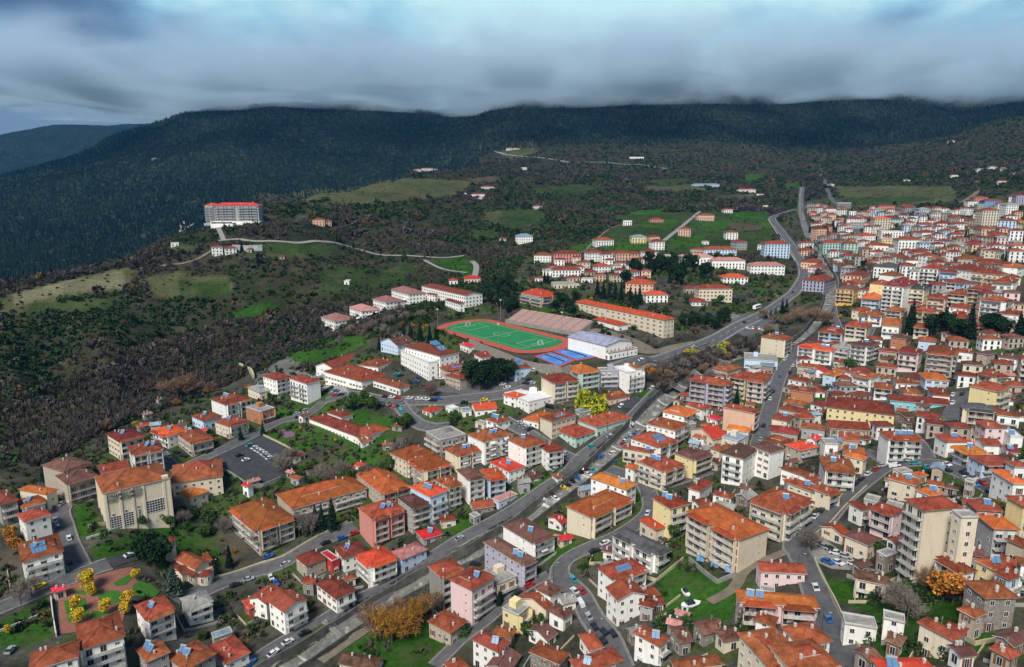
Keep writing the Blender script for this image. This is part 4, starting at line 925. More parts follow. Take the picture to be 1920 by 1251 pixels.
# ---------------------------------------------------------------- the houses, survey sheet by survey sheet
houses("""
A 850 1225 785 1150 1000 1165 3 gth ss
+A 1080 1275 975 1180 1262 1165 3 gth ss
A 465 1155 420 1010 735 1078 4 wth B
A 165 1275 137 1180 455 1215 3 wth -
A 850 978 768 895 1030 915 3 wth Bs
A 1095 920 1045 850 1250 868 2 wgh B
A 125 640 95 530 375 575 3 wth BPs
A 140 405 78 362 305 362 3 wth -
A 270 242 95 215 348 212 2.5 coh -
A 125 325 100 275 270 290 2 lth s
A -5 305 -90 240 113 275 3 kmh B
A 375 112 305 50 495 48 4 bdh BN
+A 385 180 372 120 555 118 3.5 bdh B
A 590 120 583 72 755 80 2 ctg -
A 1000 178 955 80 1302 152 3.3 cth -
A 1110 262 1005 235 1235 230 2.2 coh -
A 312 818 298 795 363 802 1 crh - kiosk
B 325 450 170 315 535 372 4 bqh Bb hotel
+B 525 330 420 240 970 205 3 bqh B
+B 1045 238 885 108 1210 188 3 bqh B
B 990 388 905 318 1185 328 4.5 pth BNss
B 605 660 535 605 730 612 2 bth -
B 755 640 690 585 792 618 1.7 rrf -
B 820 618 778 545 960 572 2 wmh s
B 985 665 885 600 1148 618 3 weh Bb
B 1165 625 1095 578 1320 562 2 lph -
B 780 855 655 762 900 800 2 wth B
B 475 932 370 868 622 862 3 wmG B
+B 372 885 302 830 440 800 2 wtg -
B 275 910 230 862 340 882 1.2 reh -
B 130 1235 40 1125 278 1160 2 wth -
B 60 1095 35 1060 185 1055 1 kzf - shed
B 790 1230 758 1165 960 1330 1 wug - barn
U 600 520 380 402 930 435 3 cqh Bb
+U 385 400 190 302 700 290 3 cqh B
U 985 345 820 260 1300 262 3 cth BNssa
U 1300 185 1095 90 1645 85 4 wth BNssa
U 1105 625 910 518 1330 610 4 wdh BN
U 875 715 700 625 1050 665 4 cth B
U 665 830 440 698 865 740 4.5 leh Bss
U 450 962 280 828 672 892 4 gdh B
U 1345 625 1275 500 1545 580 3 leh B
U 1590 530 1375 408 1775 460 2 wrh s
U 1175 970 1110 885 1430 935 1 stg -
U 1470 900 1380 850 1700 800 1 lpf -
U 1190 1080 1110 1035 1265 1050 1 kgf - shed
U 780 170 655 58 1060 80 3 kgf Bb ruin
C 105 505 62 455 220 470 1 grh s
C 205 725 112 665 355 682 4.3 kth BN
C 390 805 262 732 518 715 4.5 Pth BNs
C 740 528 555 425 880 478 3 wdh BNsa
C 680 655 450 520 768 618 3 vdh Bss
C 540 775 450 690 645 715 2 cgf B
C 265 1055 122 985 372 985 1.6 bth -
C 545 1168 380 1092 625 1108 2 wmh s
C 600 1290 475 1240 672 1180 1 kdg -
C 300 1300 212 1235 392 1260 2 wth -
C 905 1237 718 1165 968 1170 2 sth -
C 1020 1290 925 1220 1300 1235 2 bth s
C 665 960 550 920 748 905 2 ygf B
C 850 838 762 785 912 785 1.7 wuh -
C 825 920 660 845 857 880 1.3 ctg -
C 925 970 822 925 1000 935 1.5 wuh -
C 925 885 875 832 1012 870 1.2 wgg -
C 830 1100 715 1030 890 1052 1 wdg -
C 1075 1155 1010 1060 1165 1135 1.2 wth -
C 1085 378 942 308 1325 265 3 cqh BN
C 735 150 703 118 797 130 1 uug - shed
C 885 146 860 122 918 132 1 wth - shed
C 912 415 828 375 940 402 1 wrg - shed
D 110 215 -113 146 182 182 3 woh s
D 25 740 -96 680 250 692 3 wth BP
D 55 865 -18 785 230 828 3 wtG -
D 300 1132 137 1055 375 1092 2 wths Bs
D 280 592 15 468 370 560 2.3 wxh Bb
D 280 450 163 392 355 440 1.5 ceh -
D 365 325 245 262 490 300 4 yqh BNss
+D 770 508 440 345 968 455 4 cqh bM
D 1045 352 822 275 1200 268 3.5 cth bBs
D 320 108 172 48 448 62 3 cth Bbss
D 150 97 98 72 192 80 2 woh -
D 540 225 468 200 612 165 1.6 wth -
D 725 265 605 238 752 242 1 wth -
D 820 272 752 238 862 238 1 sgg -
D 1195 150 1005 85 1240 130 1.6 wth B
D 1190 225 1035 175 1262 205 2 cth s
D 890 692 862 630 1165 705 2 Ptg -
D 765 868 748 795 1240 905 3 Pqh Bss
D 945 1262 815 1045 1130 1180 3 cth B
+D 1090 1290 960 1120 1345 1225 3 cth B
+D 1130 1130 1045 1010 1290 1075 3 wth -
D 400 1270 350 1235 695 1255 2 wth -
D 560 1062 480 995 700 1035 1.3 sug - ruin
D 420 1110 380 1015 480 1080 1.4 sug -
D 265 890 235 848 318 880 1 wmg - shed
E 668 338 540 268 905 320 8 cth bM
+E 880 385 850 340 968 368 7 cgf -
E 490 365 350 312 548 332 3 Pth b
E 300 332 222 283 358 320 2 wth B
E 190 485 60 425 228 460 1 cqg B
E 340 542 190 480 420 500 1.7 cdh -
E 252 730 262 678 455 772 2 cug B
E 190 1003 178 932 400 1035 2 wgf -
E 425 1290 372 1200 735 1272 2 weh s
E 840 1100 613 992 910 1080 1.6 cth -
E 960 965 882 945 1070 957 2 bth -
E 1020 850 900 745 1215 838 3 sth -
E 905 702 733 605 965 690 2 wth b
E 1070 682 975 620 1215 632 2 yth Bs
E 1165 742 1080 690 1215 702 2 lth B
E 1225 650 1205 620 1320 665 3 wth B
E 1070 442 978 362 1225 445 3 goh B
E 1245 548 1140 500 1300 522 2 bth -
E 1248 312 1170 250 1345 292 4 yth BN
E 620 192 448 150 665 160 2 cth s
E 705 252 610 212 792 232 2 woh s
E 970 332 895 268 1142 345 2 pth s
E 1005 62 935 12 1165 52 2 lmh B
E 1185 178 1075 95 1262 170 2.3 woh B
E 82 95 90 22 258 97 3 wth Bs
E 95 242 -10 195 162 215 2 cth B
E 22 170 -20 140 45 150 2 wth -
E 1190 1135 1065 1065 1300 1085 1 kdg - barn
E 1170 1207 1048 1135 1225 1165 1 bth -
E 880 1192 830 1155 967 1188 1 wdg - shed
E 352 1222 272 1148 362 1180 1 uug - shed
E 312 42 198 8 322 18 2 coh -
E 640 137 585 113 690 127 1 woh -
G 200 712 78 650 442 655 3.3 cmh Bs
G 320 832 262 758 615 780 3.3 wth Bss
G 640 668 508 605 838 608 2.2 weh bs
G 850 727 700 645 1068 682 2.5 bth bB
G 960 527 865 478 1135 478 1.7 lth Bs
G 1190 574 1053 532 1382 520 2.3 cmh Bs
G 1160 382 1037 328 1398 320 3.2 wth BNss
G 1480 450 1320 408 1628 415 2.4 qgf B
G 1470 272 1353 225 1602 245 1.6 cgh s
G 1610 157 1500 118 1760 122 4 wth B
+G 1894 192 1740 138 2022 160 4.3 wth BbM
H 565 365 320 252 737 285 1.7 wthM - hall
+H 300 240 185 210 700 75 1.2 wtg -
+H 715 235 590 195 800 168 1.2 wth -
+H 905 422 672 345 1000 392 1.4 wth -
H 515 855 125 683 655 790 1.4 wth - school
+H 385 687 245 640 500 655 1.4 wth -
+H 620 857 500 800 805 778 1.4 wth -
+H 562 915 515 862 665 882 1 wtg -
H 1165 200 900 88 1262 188 3.6 wwf - hospital
+H 1270 137 945 48 1452 100 4.4 wmh P
+H 1340 268 1272 232 1565 228 2.4 bmh P
H 1450 342 1358 295 1540 300 2.3 bmh -
H 1530 52 1448 22 1602 40 1.5 wrh - kiosk
H 1645 150 1572 112 1840 128 1.2 wmh -
O 890 812 760 765 1035 775 2 lug -
H 1185 640 1085 618 1315 612 1 wrh - cafe
H 1585 622 1562 568 1787 600 1.2 wrg -
H 1380 620 1320 588 1452 600 1 wwf - shed
H 1475 637 1455 602 1562 625 1 wzf - shed
H 1790 742 1673 700 1918 708 2 wth ss
Q 715 662 618 605 838 635 2.6 lth P
I 320 932 160 852 535 875 4.2 wth BNs
+I 548 975 530 900 672 925 3.2 wth B
I 830 842 605 758 1038 775 1.8 mth - office
+I 1038 738 860 655 1368 635 1.7 mth -
I 597 682 487 632 828 608 3.2 cth PN
I 470 690 330 645 600 600 1.2 weh -
I 370 500 245 385 585 400 2 wwf - restaurant
+I 245 452 158 408 302 410 1.8 wrh -
I 605 305 495 238 862 270 4 cth BN
I 878 207 765 142 1042 170 4 moh Bb
I 1065 192 1038 158 1258 185 3 vgf B
I 1335 212 1190 148 1498 182 4 wwf BN
+I 1420 165 1280 110 1500 165 4.6 wth -
I 1160 462 1058 418 1372 425 1.2 nth -
I 880 602 818 568 992 580 1 kzf - carport
J 780 398 443 343 830 362 5 vth bB
J 790 272 642 238 922 235 1.6 bth -
J 1120 374 960 350 1190 310 4 Pth bB
+J 955 345 842 305 1010 290 4 yth b
J 1015 647 733 600 1097 622 4 nth NB
J 400 677 193 632 522 620 3 woh B
J 322 808 50 742 442 745 3 wth B
J 160 957 -60 860 302 880 3 wth BP
J 560 617 390 565 642 605 2 wth -
J 690 712 608 675 737 690 1 wrh - shed
J 660 887 503 785 747 840 1.5 crg -
J 985 822 777 790 1002 782 1.6 woh -
J 890 912 738 865 972 850 2 czf -
J 938 1066 743 1006 1070 960 4 wdh b
+J 1175 1010 1010 935 1292 963 4 wdh BM
J 480 1072 298 1008 657 1012 3 ydh BN
J 720 992 620 962 822 960 2 cth -
I 1570 987 1280 938 1602 958 2.4 cth bs
R 540 372 372 338 588 345 1 wth -
R 608 468 392 440 628 432 1.9 qth N
R 520 582 328 548 542 550 1.5 bth -
R 460 637 288 598 487 600 1.5 bth -
R 370 722 225 688 407 670 2 cth Ns
R 575 662 448 648 588 620 1.6 wth -
R 470 842 213 812 487 790 1.4 bmh -
R 715 802 488 778 740 765 1.5 gth b
R 340 942 178 878 382 880 1.6 bth -
R 490 988 348 928 642 945 2 beh B
R 718 592 790 512 1337 652 4 yth -
R 750 785 738 718 1107 795 2 btg B
R 842 885 835 825 1017 900 1.6 btg -
R 700 932 638 875 842 945 2.3 wgf B
R 888 1015 888 945 1064 1035 2 btg s
R 775 90 450 43 827 70 3 wrh bss hotel
R 1090 47 938 18 1190 10 4 wdh bBs
R 925 72 808 40 942 40 3 ggf b
R 890 192 788 168 907 173 1 bth -
R 690 252 448 222 722 230 1.3 bth -
R 715 286 578 262 737 260 1 wrg -
R 780 312 698 288 862 262 2.2 loh B
R 930 282 828 242 970 270 2 wth -
R 945 342 798 328 952 318 1 bth -
R 1125 337 958 298 1192 300 2.6 wth bB
R 1320 432 1148 418 1342 395 2 wth b
K 885 110 688 85 927 78 3.6 Pmh b
K 1200 132 938 105 1242 68 4 bth bB
K 1375 106 1213 88 1388 88 1.5 wth -
K 1500 122 1385 105 1602 108 2 bdh -
K 1770 162 1590 138 1792 138 2 wdh -
K 1800 152 1775 128 1870 158 4 nth B
K 1560 322 1393 285 1707 318 2.3 cth bB
K 1592 457 1317 405 1743 425 4 yth NB
K 1305 610 1283 555 1578 640 4 cxh Bb
K 1580 662 1568 628 1802 685 2.2 wth B
K 1480 777 1378 715 1677 785 3 Pth -
K 1700 867 1677 808 1802 860 1.6 wwf s
K 1470 937 1388 878 1622 935 1.7 wtg -
K 1335 1022 1208 940 1522 1010 2 wohs bs
K 1130 907 1037 838 1330 900 2.3 wth s
K 1680 1002 1608 938 1792 1010 1 wmg s
K 615 532 622 488 1152 567 2.3 Ttg - 
K 740 472 722 418 910 480 1.7 wth -
K 1000 482 963 420 1170 495 1.7 wth -
K 670 377 665 338 912 385 1 wtg -
K 805 347 805 303 907 347 1 wth -
K 935 342 923 288 1142 345 2 loh -
K 605 882 477 812 943 902 4 wth NBsss
K 760 692 658 650 902 675 1 uug - shed
K 690 101 513 83 692 80 1.4 bth -
K 610 167 528 150 652 140 1.6 bdh -
K 1740 1132 1698 1078 1850 1120 1.6 wmh -
L 255 582 97 558 307 560 4 cth NBs
J 1250 190 943 182 1292 130 1.7 lgf - shop
L 665 542 498 520 682 510 2 lth bs
L 835 497 678 480 874 465 3 cth bMs
L 745 237 622 225 767 213 4 odh b
L 930 302 793 290 942 268 2.3 loh b
L 950 197 873 185 962 180 4.5 yth N
L 1090 217 953 200 1122 200 7 wmh b
L 1235 237 1108 225 1257 215 5 yxh b
L 1380 297 1245 285 1397 280 4.5 nth b
L 940 417 765 400 957 398 2.5 wth b
L 800 381 733 370 842 360 2 cth -
L 1075 382 963 370 1087 363 2 cth b
L 1060 492 933 480 1087 460 2.5 wtG b
L 1310 392 1138 380 1332 370 3.4 yth b
L 1265 502 1153 490 1282 480 2 cth b
L 1110 577 988 565 1167 560 2.7 qdh -
L 1315 597 1185 587 1327 575 1.6 lth b
L 800 142 683 128 817 120 3 nth b
L 790 192 678 180 802 175 2 wth -
L 1020 137 903 128 1112 130 2.6 wth N
L 1160 200 968 185 1182 178 3 bmh -
L 1525 272 1393 255 1542 250 3 cth b
L 1530 367 1408 350 1542 345 2 wth -
L 1560 432 1418 420 1577 410 2.4 cth b
L 1670 237 1543 220 1692 210 3 nth b
L 1780 317 1600 300 1882 310 5.5 wth bB
L 1890 412 1723 395 1907 388 3 wth b
L 1695 457 1578 440 1707 435 2 lth -
L 1740 132 1603 110 1752 120 4 yth b
L 1600 112 1508 82 1622 95 3 wth -
L 1850 187 1693 175 1882 165 2.7 wth b
L 1530 192 1378 180 1542 175 2 wmh b
L 1470 117 1343 105 1482 98 2.6 lmh b
L 1330 92 1213 80 1342 70 4 wth b
L 1880 82 1750 72 1932 70 3 woh N
L 1025 82 888 70 1037 65 2.4 wxh b
L 540 177 408 160 562 150 4 vth b
L 490 47 383 38 502 33 2.4 nth -
L 520 82 438 73 532 68 2.4 Pmh -
Q 1785 308 1142 175 1862 295 4.2 ceh - school
+Q 1455 347 1300 298 1507 332 1.2 weh -
Q 902 142 776 106 1018 122 2.8 beh Bb
O 1498 357 1155 265 1615 333 3.4 wmG - school
+O 1440 432 1322 392 1492 425 2.2 wmh -
+O 1225 350 1150 338 1250 345 2 wmh -
O 325 590 230 545 500 560 3 wph - schoolhouse
O 565 500 465 458 728 480 3 wph - schoolhouse
O 785 420 686 385 942 398 3 wph - schoolhouse
O 992 346 843 298 1142 330 3 wph - schoolhouse
Q 1365 495 1103 424 1546 455 2.7 wjG N gym
+Q 1390 552 1372 538 1582 508 1.2 wpf -
""".replace('wths', 'wth').replace('wohs', 'woh').replace('wthM', 'wth'))
simple("""
T 95 225 75 2 gxh;T 110 300 60 2 pmh;T 262 295 90 3.5 wth;T 375 235 120 3 kwf;T 450 295 60 2 wwf;T 460 380 130 3 wth;T 490 410 110 3 ggf;T 565 300 90 2 wmh;T 665 290 70 3 mgh
T 740 260 140 3 pmh;T 605 375 80 3 wmh;T 700 420 140 5 coh 10;T 815 385 90 3 mxh;T 930 265 140 3 kth;T 1065 295 100 3 lgh;T 1180 305 90 2 wmh;T 1300 295 60 2 wgh;T 1355 285 60 2 weh
T 1430 285 70 3 wth;T 935 435 80 4 cth;T 1070 425 130 2.5 lth;T 1240 405 130 2 wmh;T 1370 435 110 3 wth;T 180 500 110 4.5 nth;T 395 522 110 3 kgf;T 590 520 140 2.4 weh;T 790 500 180 3 wwf 4
T 1105 500 140 2.5 wth;T 1085 565 100 3 ygf;T 270 620 150 4 mth 6;T 430 630 120 4 mth 6;T 660 610 150 2.5 cth;T 760 575 130 3 ygf;T 935 620 200 4.5 wth 8;T 1050 650 130 2 wth;T 1190 605 90 2.5 wmh
T 1290 525 90 2 wmh;T 1370 610 110 2.5 wgh;T 1510 590 120 2 wmh;T 1600 485 110 3 nth;T 1620 410 150 7 cth 14;T 1760 435 150 4 lth;T 1650 240 140 4 Bth 8;T 1810 300 110 5 wgh;T 1730 285 80 5 wth
T 1890 205 90 4.5 vth;T 1820 185 60 3 wmh;T 1550 175 120 2 pth;T 1480 215 90 2 wwf;T 1550 255 70 3 ggf;T 1840 565 100 5 wth;T 1720 545 130 3 pth;T 1690 640 120 3 wth;T 1890 385 60 2 ooh
T 1005 345 110 2 wwf;T 770 350 120 2 pmh;T 230 440 90 2.5 pmh;T 160 430 80 2 bmh;T 640 250 60 2 wth;T 880 330 70 2 wmh;T 1240 270 70 2 wmh;T 1010 440 70 2 bth;T 1160 440 70 2 wth;T 560 560 90 2 wth
T 60 575 110 2 wth;T 60 640 110 2 nth;T 1320 360 70 1.5 wgh;T 1440 600 70 1.6 bth;T 960 540 80 2 bth;T 500 330 60 2 bth;T 1850 480 80 2 wmh;T 1780 620 90 2 wth;T 1590 640 90 2 bth;T 1120 380 70 2 wth
S 150 200 85 2 wwf;S 270 160 130 2 mth;S 525 135 140 2.4 wth;S 655 185 100 1.6 wth;S 750 180 120 2.4 wth;S 850 225 110 2.6 wth;S 950 135 160 2 wth;S 1095 215 160 2.4 lth
S 560 70 150 2.5 wth;S 700 90 120 2.5 mth;S 1265 145 230 1.4 bth 0;S 1420 185 230 1.4 bth 0;S 1600 225 240 1.6 wth -4;S 1110 340 0 1 wth;S 1000 380 90 1.4 bth;S 1060 460 90 2 lth
S 1060 770 150 2 bth;S 700 650 0 1 wth;S 1300 740 130 2 ceh;S 1540 830 150 1.4 wqh;S 1500 840 100 1 weh;S 1150 830 150 1 bth;S 1770 840 100 1.2 bth;S 640 60 60 2 wth;S 1640 60 90 2 wth;S 1850 70 120 2 woh
N 265 385 120 2.4 wth;N 425 385 180 3 pmh 6;N 610 380 120 3 wmh;N 680 390 80 3 wmh;N 785 385 100 3 nth;N 865 385 80 3 nth;N 970 375 110 3 wmh;N 655 450 110 2 weh;N 535 425 85 2 cth;N 420 475 190 2 wmh 4
N 300 470 80 1.6 wgh;N 885 405 80 2 wth;N 885 262 100 2.4 yzh;N 985 260 75 2.4 nmh;N 1010 305 90 3 wmh;N 665 280 130 2.2 wth 14;N 810 148 60 2 wwf;N 1000 128 90 1.2 pth;N 1315 118 110 2.6 nth;N 1175 217 90 3 nth
N 1460 68 62 2 wmh;N 1482 240 80 3 wth;N 1545 305 90 3 gmh;N 1770 355 165 5 lth 8;N 1405 338 210 2 lth 4;N 1255 330 90 1.5 bth;N 1665 305 40 2 wmh;N 1255 400 210 2.6 wph 4;N 1460 425 215 2.6 wph 6;N 1710 462 225 2.8 wph 8
N 1505 522 170 1.8 weh 10;N 1375 635 230 3.4 cth 10;N 1275 665 110 1 wth;N 1000 642 150 2 weh;N 885 590 200 3 neh;N 1220 585 80 1.5 bth;N 150 262 110 3 wzh;N 15 248 40 1 wth;N 550 515 80 1 wgf;N 410 550 160 1 cgf 8
N 700 385 60 2 wth;N 745 430 60 1.2 wgh;N 1060 360 60 1 wgf;N 500 455 70 2 wth;N 1320 270 40 1 wgf;N 240 40 0 1 wth
V 628 75 60 1.6 wth 0;V 680 165 26 2 wwf;V 520 252 60 1.6 wth;V 1495 240 120 1.2 lzh 0;V 1680 268 78 2.2 wth 4;V 1185 115 62 1.6 wzf 0;V 1765 335 26 1 wwf;V 1740 282 36 1 wwf
P 520 672 100 3 wmh 14;P 640 655 110 2 wth 20;P 1430 400 110 2.4 nth 6;P 1520 400 60 2 nth;P 805 640 50 1 bth;P 1100 705 40 1 bth;P 135 587 70 1 wwf;P 1680 930 50 1 wwf;P 425 400 60 1.6 lwf
O 1395 255 80 1.2 weh;O 1565 240 150 1.2 crh 4
""".replace(' 0 1 wth', ' 60 1.5 wth'))
# filler houses of the dense far quarters, standing between the surveyed ones
def clear(c, r, pad=1.0):
    for h in HOUSES:
        for rc_ in h['rects']:
            d = c - rc_[0]; lx_, ly_ = abs(d.dot(rc_[1])), abs(d.dot(Vector((-rc_[1].y, rc_[1].x))))
            if lx_ < rc_[2] + r + pad and ly_ < rc_[3] + r + pad: return False
    for L, w in ROADLINES:
        for p in L:
            if (p - c).length < w / 2 + r + 1.2: return False
    for p in RV:
        if (p - c).length < 6 + r: return False
    return True
def filler(poly, step, prob, sizes, walls, roofs, nn=(2, 3)):
    q = PL(poly); xs = [a for a, _ in q]; ys = [b for _, b in q]; out = 0; y = max(ys)
    while y > min(ys):
        x = min(xs)
        while x < max(xs):
            X, Y = x + random.uniform(-.3, .3) * step[0], y + random.uniform(-.3, .3) * step[1]; x += step[0]
            if not inpoly(X, Y, q) or random.random() > prob: continue
            p = hit(X, Y); W = random.uniform(*sizes)
            if clear(Vector((p.x, p.y + W * .4)), W * .48, .4):
                far_house(p, W, W * .75, R(random.uniform(-30, 35)), random.choice(nn), random.choice(walls) + random.choice(roofs)); out += 1
        y -= step[1]
    return out
nf = filler("1505,425 1530,385 1640,400 1780,395 1900,400 1920,420 1920,600 1700,600 1590,560 1545,470", (15, 9), .66, (8, 12), 'wwccnPlbbg', ('th', 'th', 'dh', 'mh', 'gh'))
nf2 = filler("1420,655 1560,600 1920,600 1920,860 1700,850 1480,800", (22, 17), .7, (7.5, 10.5), 'wcbbg', ('th', 'th', 'th', 'mh', 'uh'), (1, 2, 2))
nf3 = filler("1010,478 1250,478 1240,530 1010,530", (17, 11), .45, (8, 11), 'wwnc', ('th', 'mh'), (1, 2))
nf4 = filler("1520,398 1640,400 1630,440 1540,440", (14, 8), .8, (8, 11), 'wwnc', ('th', 'mh'), (2, 3))
print('houses', len(HOUSES), nf, nf2, nf3, nf4)

# sheds and annexes squeezed between the nearer houses
KEEPOUT = [PL(q) for q in ("367,876 430,842 494,815 562,853 526,899 479,911 428,880", "1005,938 1070,882 1126,880 1108,908 1040,952", "1502,1018 1535,1003 1600,1050 1645,1072 1560,1068 1520,1050", "108,1098 190,1078 248,1064 262,1085 240,1135 225,1180 150,1185 112,1190",
    "1225,1060 1400,1050 1400,1130 1370,1165 1230,1165", "700,746 760,752 800,770 770,800 730,765", "500,800 600,800 620,850 560,860", "1535,1080 1700,1080 1900,1130 1850,1190 1640,1200", "640,900 710,900 710,960 560,1020", "630,1140 850,1140 860,1251 560,1251")]
def annexes(poly, n, size):
    q = PL(poly); xs = [a for a, _ in q]; ys = [b for _, b in q]; k = tries = 0
    while k < n and tries < n * 60:
        tries += 1; x, y = random.uniform(min(xs), max(xs)), random.uniform(min(ys), max(ys))
        if not inpoly(x, y, q) or any(inpoly(x, y, k_) for k_ in KEEPOUT): continue
        p = hit(x, y); W = random.uniform(*size)
        if clear(Vector((p.x, p.y + W * .4)), W * .5, .5):
            far_house(p, W, W * random.uniform(.6, .9), R(random.choice((-30, -22, 20, 38, 50)) + random.uniform(-6, 6)), random.choice((.8, .8, 1, 1.6)), random.choice('wcbgkwsu') + random.choice(('uh', 'ug', 'tg', 'th', 'gf', 'pg', 'zg', 'dg', 'rg', 'gg')), '', 3.0, 'shed'); k += 1
annexes("560,1080 960,1120 1100,900 1500,850 1920,880 1920,1250 560,1250", 55, (3.2, 6.2))
annexes("300,760 600,780 960,800 1060,880 960,1000 700,1000 200,860", 26, (3.5, 6.5))
annexes("1250,700 1500,700 1920,700 1920,880 1300,880", 70, (4, 7.5))

# ---------------------------------------------------------------- landmark buildings
def gridwin(w, h, nx, ny, mat=None):
    b = MB(); b.face([(-w / 2, -.03, 0), (w / 2, -.03, 0), (w / 2, -.03, h), (-w / 2, -.03, h)], 1)
    for i in range(nx + 1): x = -w / 2 + w * i / nx; b.box(x - .07, x + .07, -.12, .01, 0, h, 0)
    for j in range(ny + 1): z = h * j / ny; b.box(-w / 2 - .07, w / 2 + .07, -.14, .0, z - .07, z + .07, 0)
    return b.mesh('window', [M['frame'], GLASS])
def textmesh(s, size, depth, mat):
    cu = bpy.data.curves.new('lettering', 'FONT'); cu.body = s; cu.size = size; cu.extrude = depth; cu.offset = .045; cu.space_character = 1.15
    o = bpy.data.objects.new('lettering', cu); COL.objects.link(o); bpy.context.view_layer.update()
    me = bpy.data.meshes.new_from_object(o); bpy.data.objects.remove(o); me.materials.clear(); me.materials.append(mat); me.name = 'lettering'; return me
z = ZOOM['A']; v = [600, 237, 546, 138, 1000, 145]; v = [v[i] / z[2] + z[i % 2] for i in range(6)]
cc = add_house(*v, 5.2, 'c', 't', 'h', 'X', name='conference_centre')
lx, ly, ze = cc['_lx'], cc['_ly'], cc['_ze'] - cc['_z']
def onR(fr, zz): return (-lx / 2 + lx * fr, -ly / 2 - .02, zz)
for fr, z0, w, h, a, b_ in ((.135, 4.6, 4.0, 5.8, 4, 6), (.315, 4.9, 4.0, 5.8, 4, 6), (.49, 6.4, 1.1, 4.4, 1, 5), (.73, 8.0, 8.2, 5.4, 8, 5)): link('window', gridwin(w, h, a, b_), cc, onR(fr, z0))
for fr, z0 in ((.10, 10.7), (.29, 11.0), (.48, 11.4), (.97, 11.8), (.97, 8.0)): link('window', gridwin(1.0, 1.0, 1, 1), cc, onR(fr, z0))
for k in range(3): link('window', gridwin(2.0, 6.0, 2, 6), cc, (-lx / 2 - .02, ly / 2 - ly * (.25 + .25 * k), 3.4), (0, 0, -math.pi / 2))
b = MB()
for fr in (.015, .225, .41, .575, .90, .985): x = -lx / 2 + lx * fr; b.box(x - .45, x + .45, -ly / 2 - .35, -ly / 2 - .003, -4, ze - .4)
for fr in (.05, .35, .65, .95): y = -ly / 2 + ly * fr; b.box(-lx / 2 - .35, -lx / 2 - .003, y - .45, y + .45, -4, ze - .4)
link('pilasters', b.mesh('pilasters', [WALL['c']]), cc)
for i, (s, zz) in enumerate((("ΣΥΝΕΔΡΙΑΚΟ ΚΕΝΤΡΟ", ze - 2.5), ("ΔΗΜΟΥ ΚΑΡΠΕΝΗΣΙΟΥ", ze - 4.3))):
    tm_ = textmesh(s, 1.55, .06, M['dark']); ww = max(v_.co.x for v_ in tm_.vertices)
    o = link('lettering', tm_, cc, (-lx / 2 + .7, -ly / 2 - .5, zz), (R(90), 0, 0)); o.scale = (lx * .53 / ww, 1, 1)
b = MB(); b.box(-1.2, 1.2, -1.0, 1.0, -3, ze + 1.2); link('wall_tower', b.mesh('wall_tower', [WALL['c']]), cc, (lx / 2 - 1.6, -ly / 2 + .8, 0))
HOUSES[-1]['label'] = 'big cream conference centre with Greek lettering, tall window grids and terracotta hip roof'

# church with bell tower
p0, p1 = hit(347, 1068), hit(380, 1092); dr = Vector((p1.x - p0.x, p1.y - p0.y)).normalized()
c = Vector((hit(364, 1078).x, hit(364, 1078).y)); zc = gz(c.x, c.y) - .3
ch = link('church', None, loc=(c.x, c.y, zc)); ch.rotation_euler.z = math.atan2(dr.x, -dr.y)
tag(ch, 'small stone church with cross-shaped terracotta roof and round apse beside the dark pines', 'church')
CHW = WALL['c']
b = MB(); b.box(-4, 4, -7, 8, -3, 4.2); b.box(-6.2, 6.2, -2.5, 3, -3, 4.199)
for i in range(9):
    t0 = math.pi + math.pi * i / 9; t1 = math.pi + math.pi * (i + 1) / 9
    b.face([(2.8 * math.cos(t0), -7 + 2.8 * math.sin(t0), -3), (2.8 * math.cos(t1), -7 + 2.8 * math.sin(t1), -3), (2.8 * math.cos(t1), -7 + 2.8 * math.sin(t1), 3.4), (2.8 * math.cos(t0), -7 + 2.8 * math.sin(t0), 3.4)])
b.box(-3, 3, -6, 6.5, 4.2, 6.4)
for s in (-7, 8): b.face([(-3, s + (1 if s < 0 else -1.5), 6.4), (3, s + (1 if s < 0 else -1.5), 6.4), (0, s + (1 if s < 0 else -1.5), 8.1)])
link('wall', b.mesh('wall', [WALL['c']]), ch)
rm, H = roofmesh(6, 13.4, 'G', 't', .45, 28); link('roof', rm, ch, (0, .25, 6.42))
for s in (-1, 1):
    b = MB(); b.face([(s * 5, -7.4, 4.1), (s * 5, 8.4, 4.1), (s * 2.9, 8.4, 5.3), (s * 2.9, -7.4, 5.3)]); b.face([(s * 5, -7.4, 4.0), (s * 2.9, -7.4, 5.2), (s * 2.9, 8.4, 5.2), (s * 5, 8.4, 4.0)]); link('aisle_roof', b.mesh('aisle_roof', [ROOF['t']]), ch)
    rm, H = roofmesh(3.4, 5.4, 'g', 't', .35, 28); link('transept_roof', rm, ch, (s * 4.7, .25, 4.6))
b = MB()
for i in range(9):
    t0 = math.pi + math.pi * i / 9; t1 = math.pi + math.pi * (i + 1) / 9
    b.face([(3.1 * math.cos(t0), -7 + 3.1 * math.sin(t0), 3.35), (3.1 * math.cos(t1), -7 + 3.1 * math.sin(t1), 3.35), (0, -7, 4.9)])
link('apse_roof', b.mesh('apse_roof', [ROOF['m']]), ch)
AW = gridwin(.7, 2.2, 1, 1)
for i in (2, 4.5, 7):
    t0 = math.pi + math.pi * i / 9; link('window', AW, ch, (2.85 * math.cos(t0), -7 + 2.85 * math.sin(t0), .6), (0, 0, t0 + math.pi / 2))
for y in (-5, -3.6, 4.6, 6.2): link('window', AW, ch, (-4.02, y, 1.0), (0, 0, -math.pi / 2)); link('window', AW, ch, (4.02, y, 1.0), (0, 0, math.pi / 2))
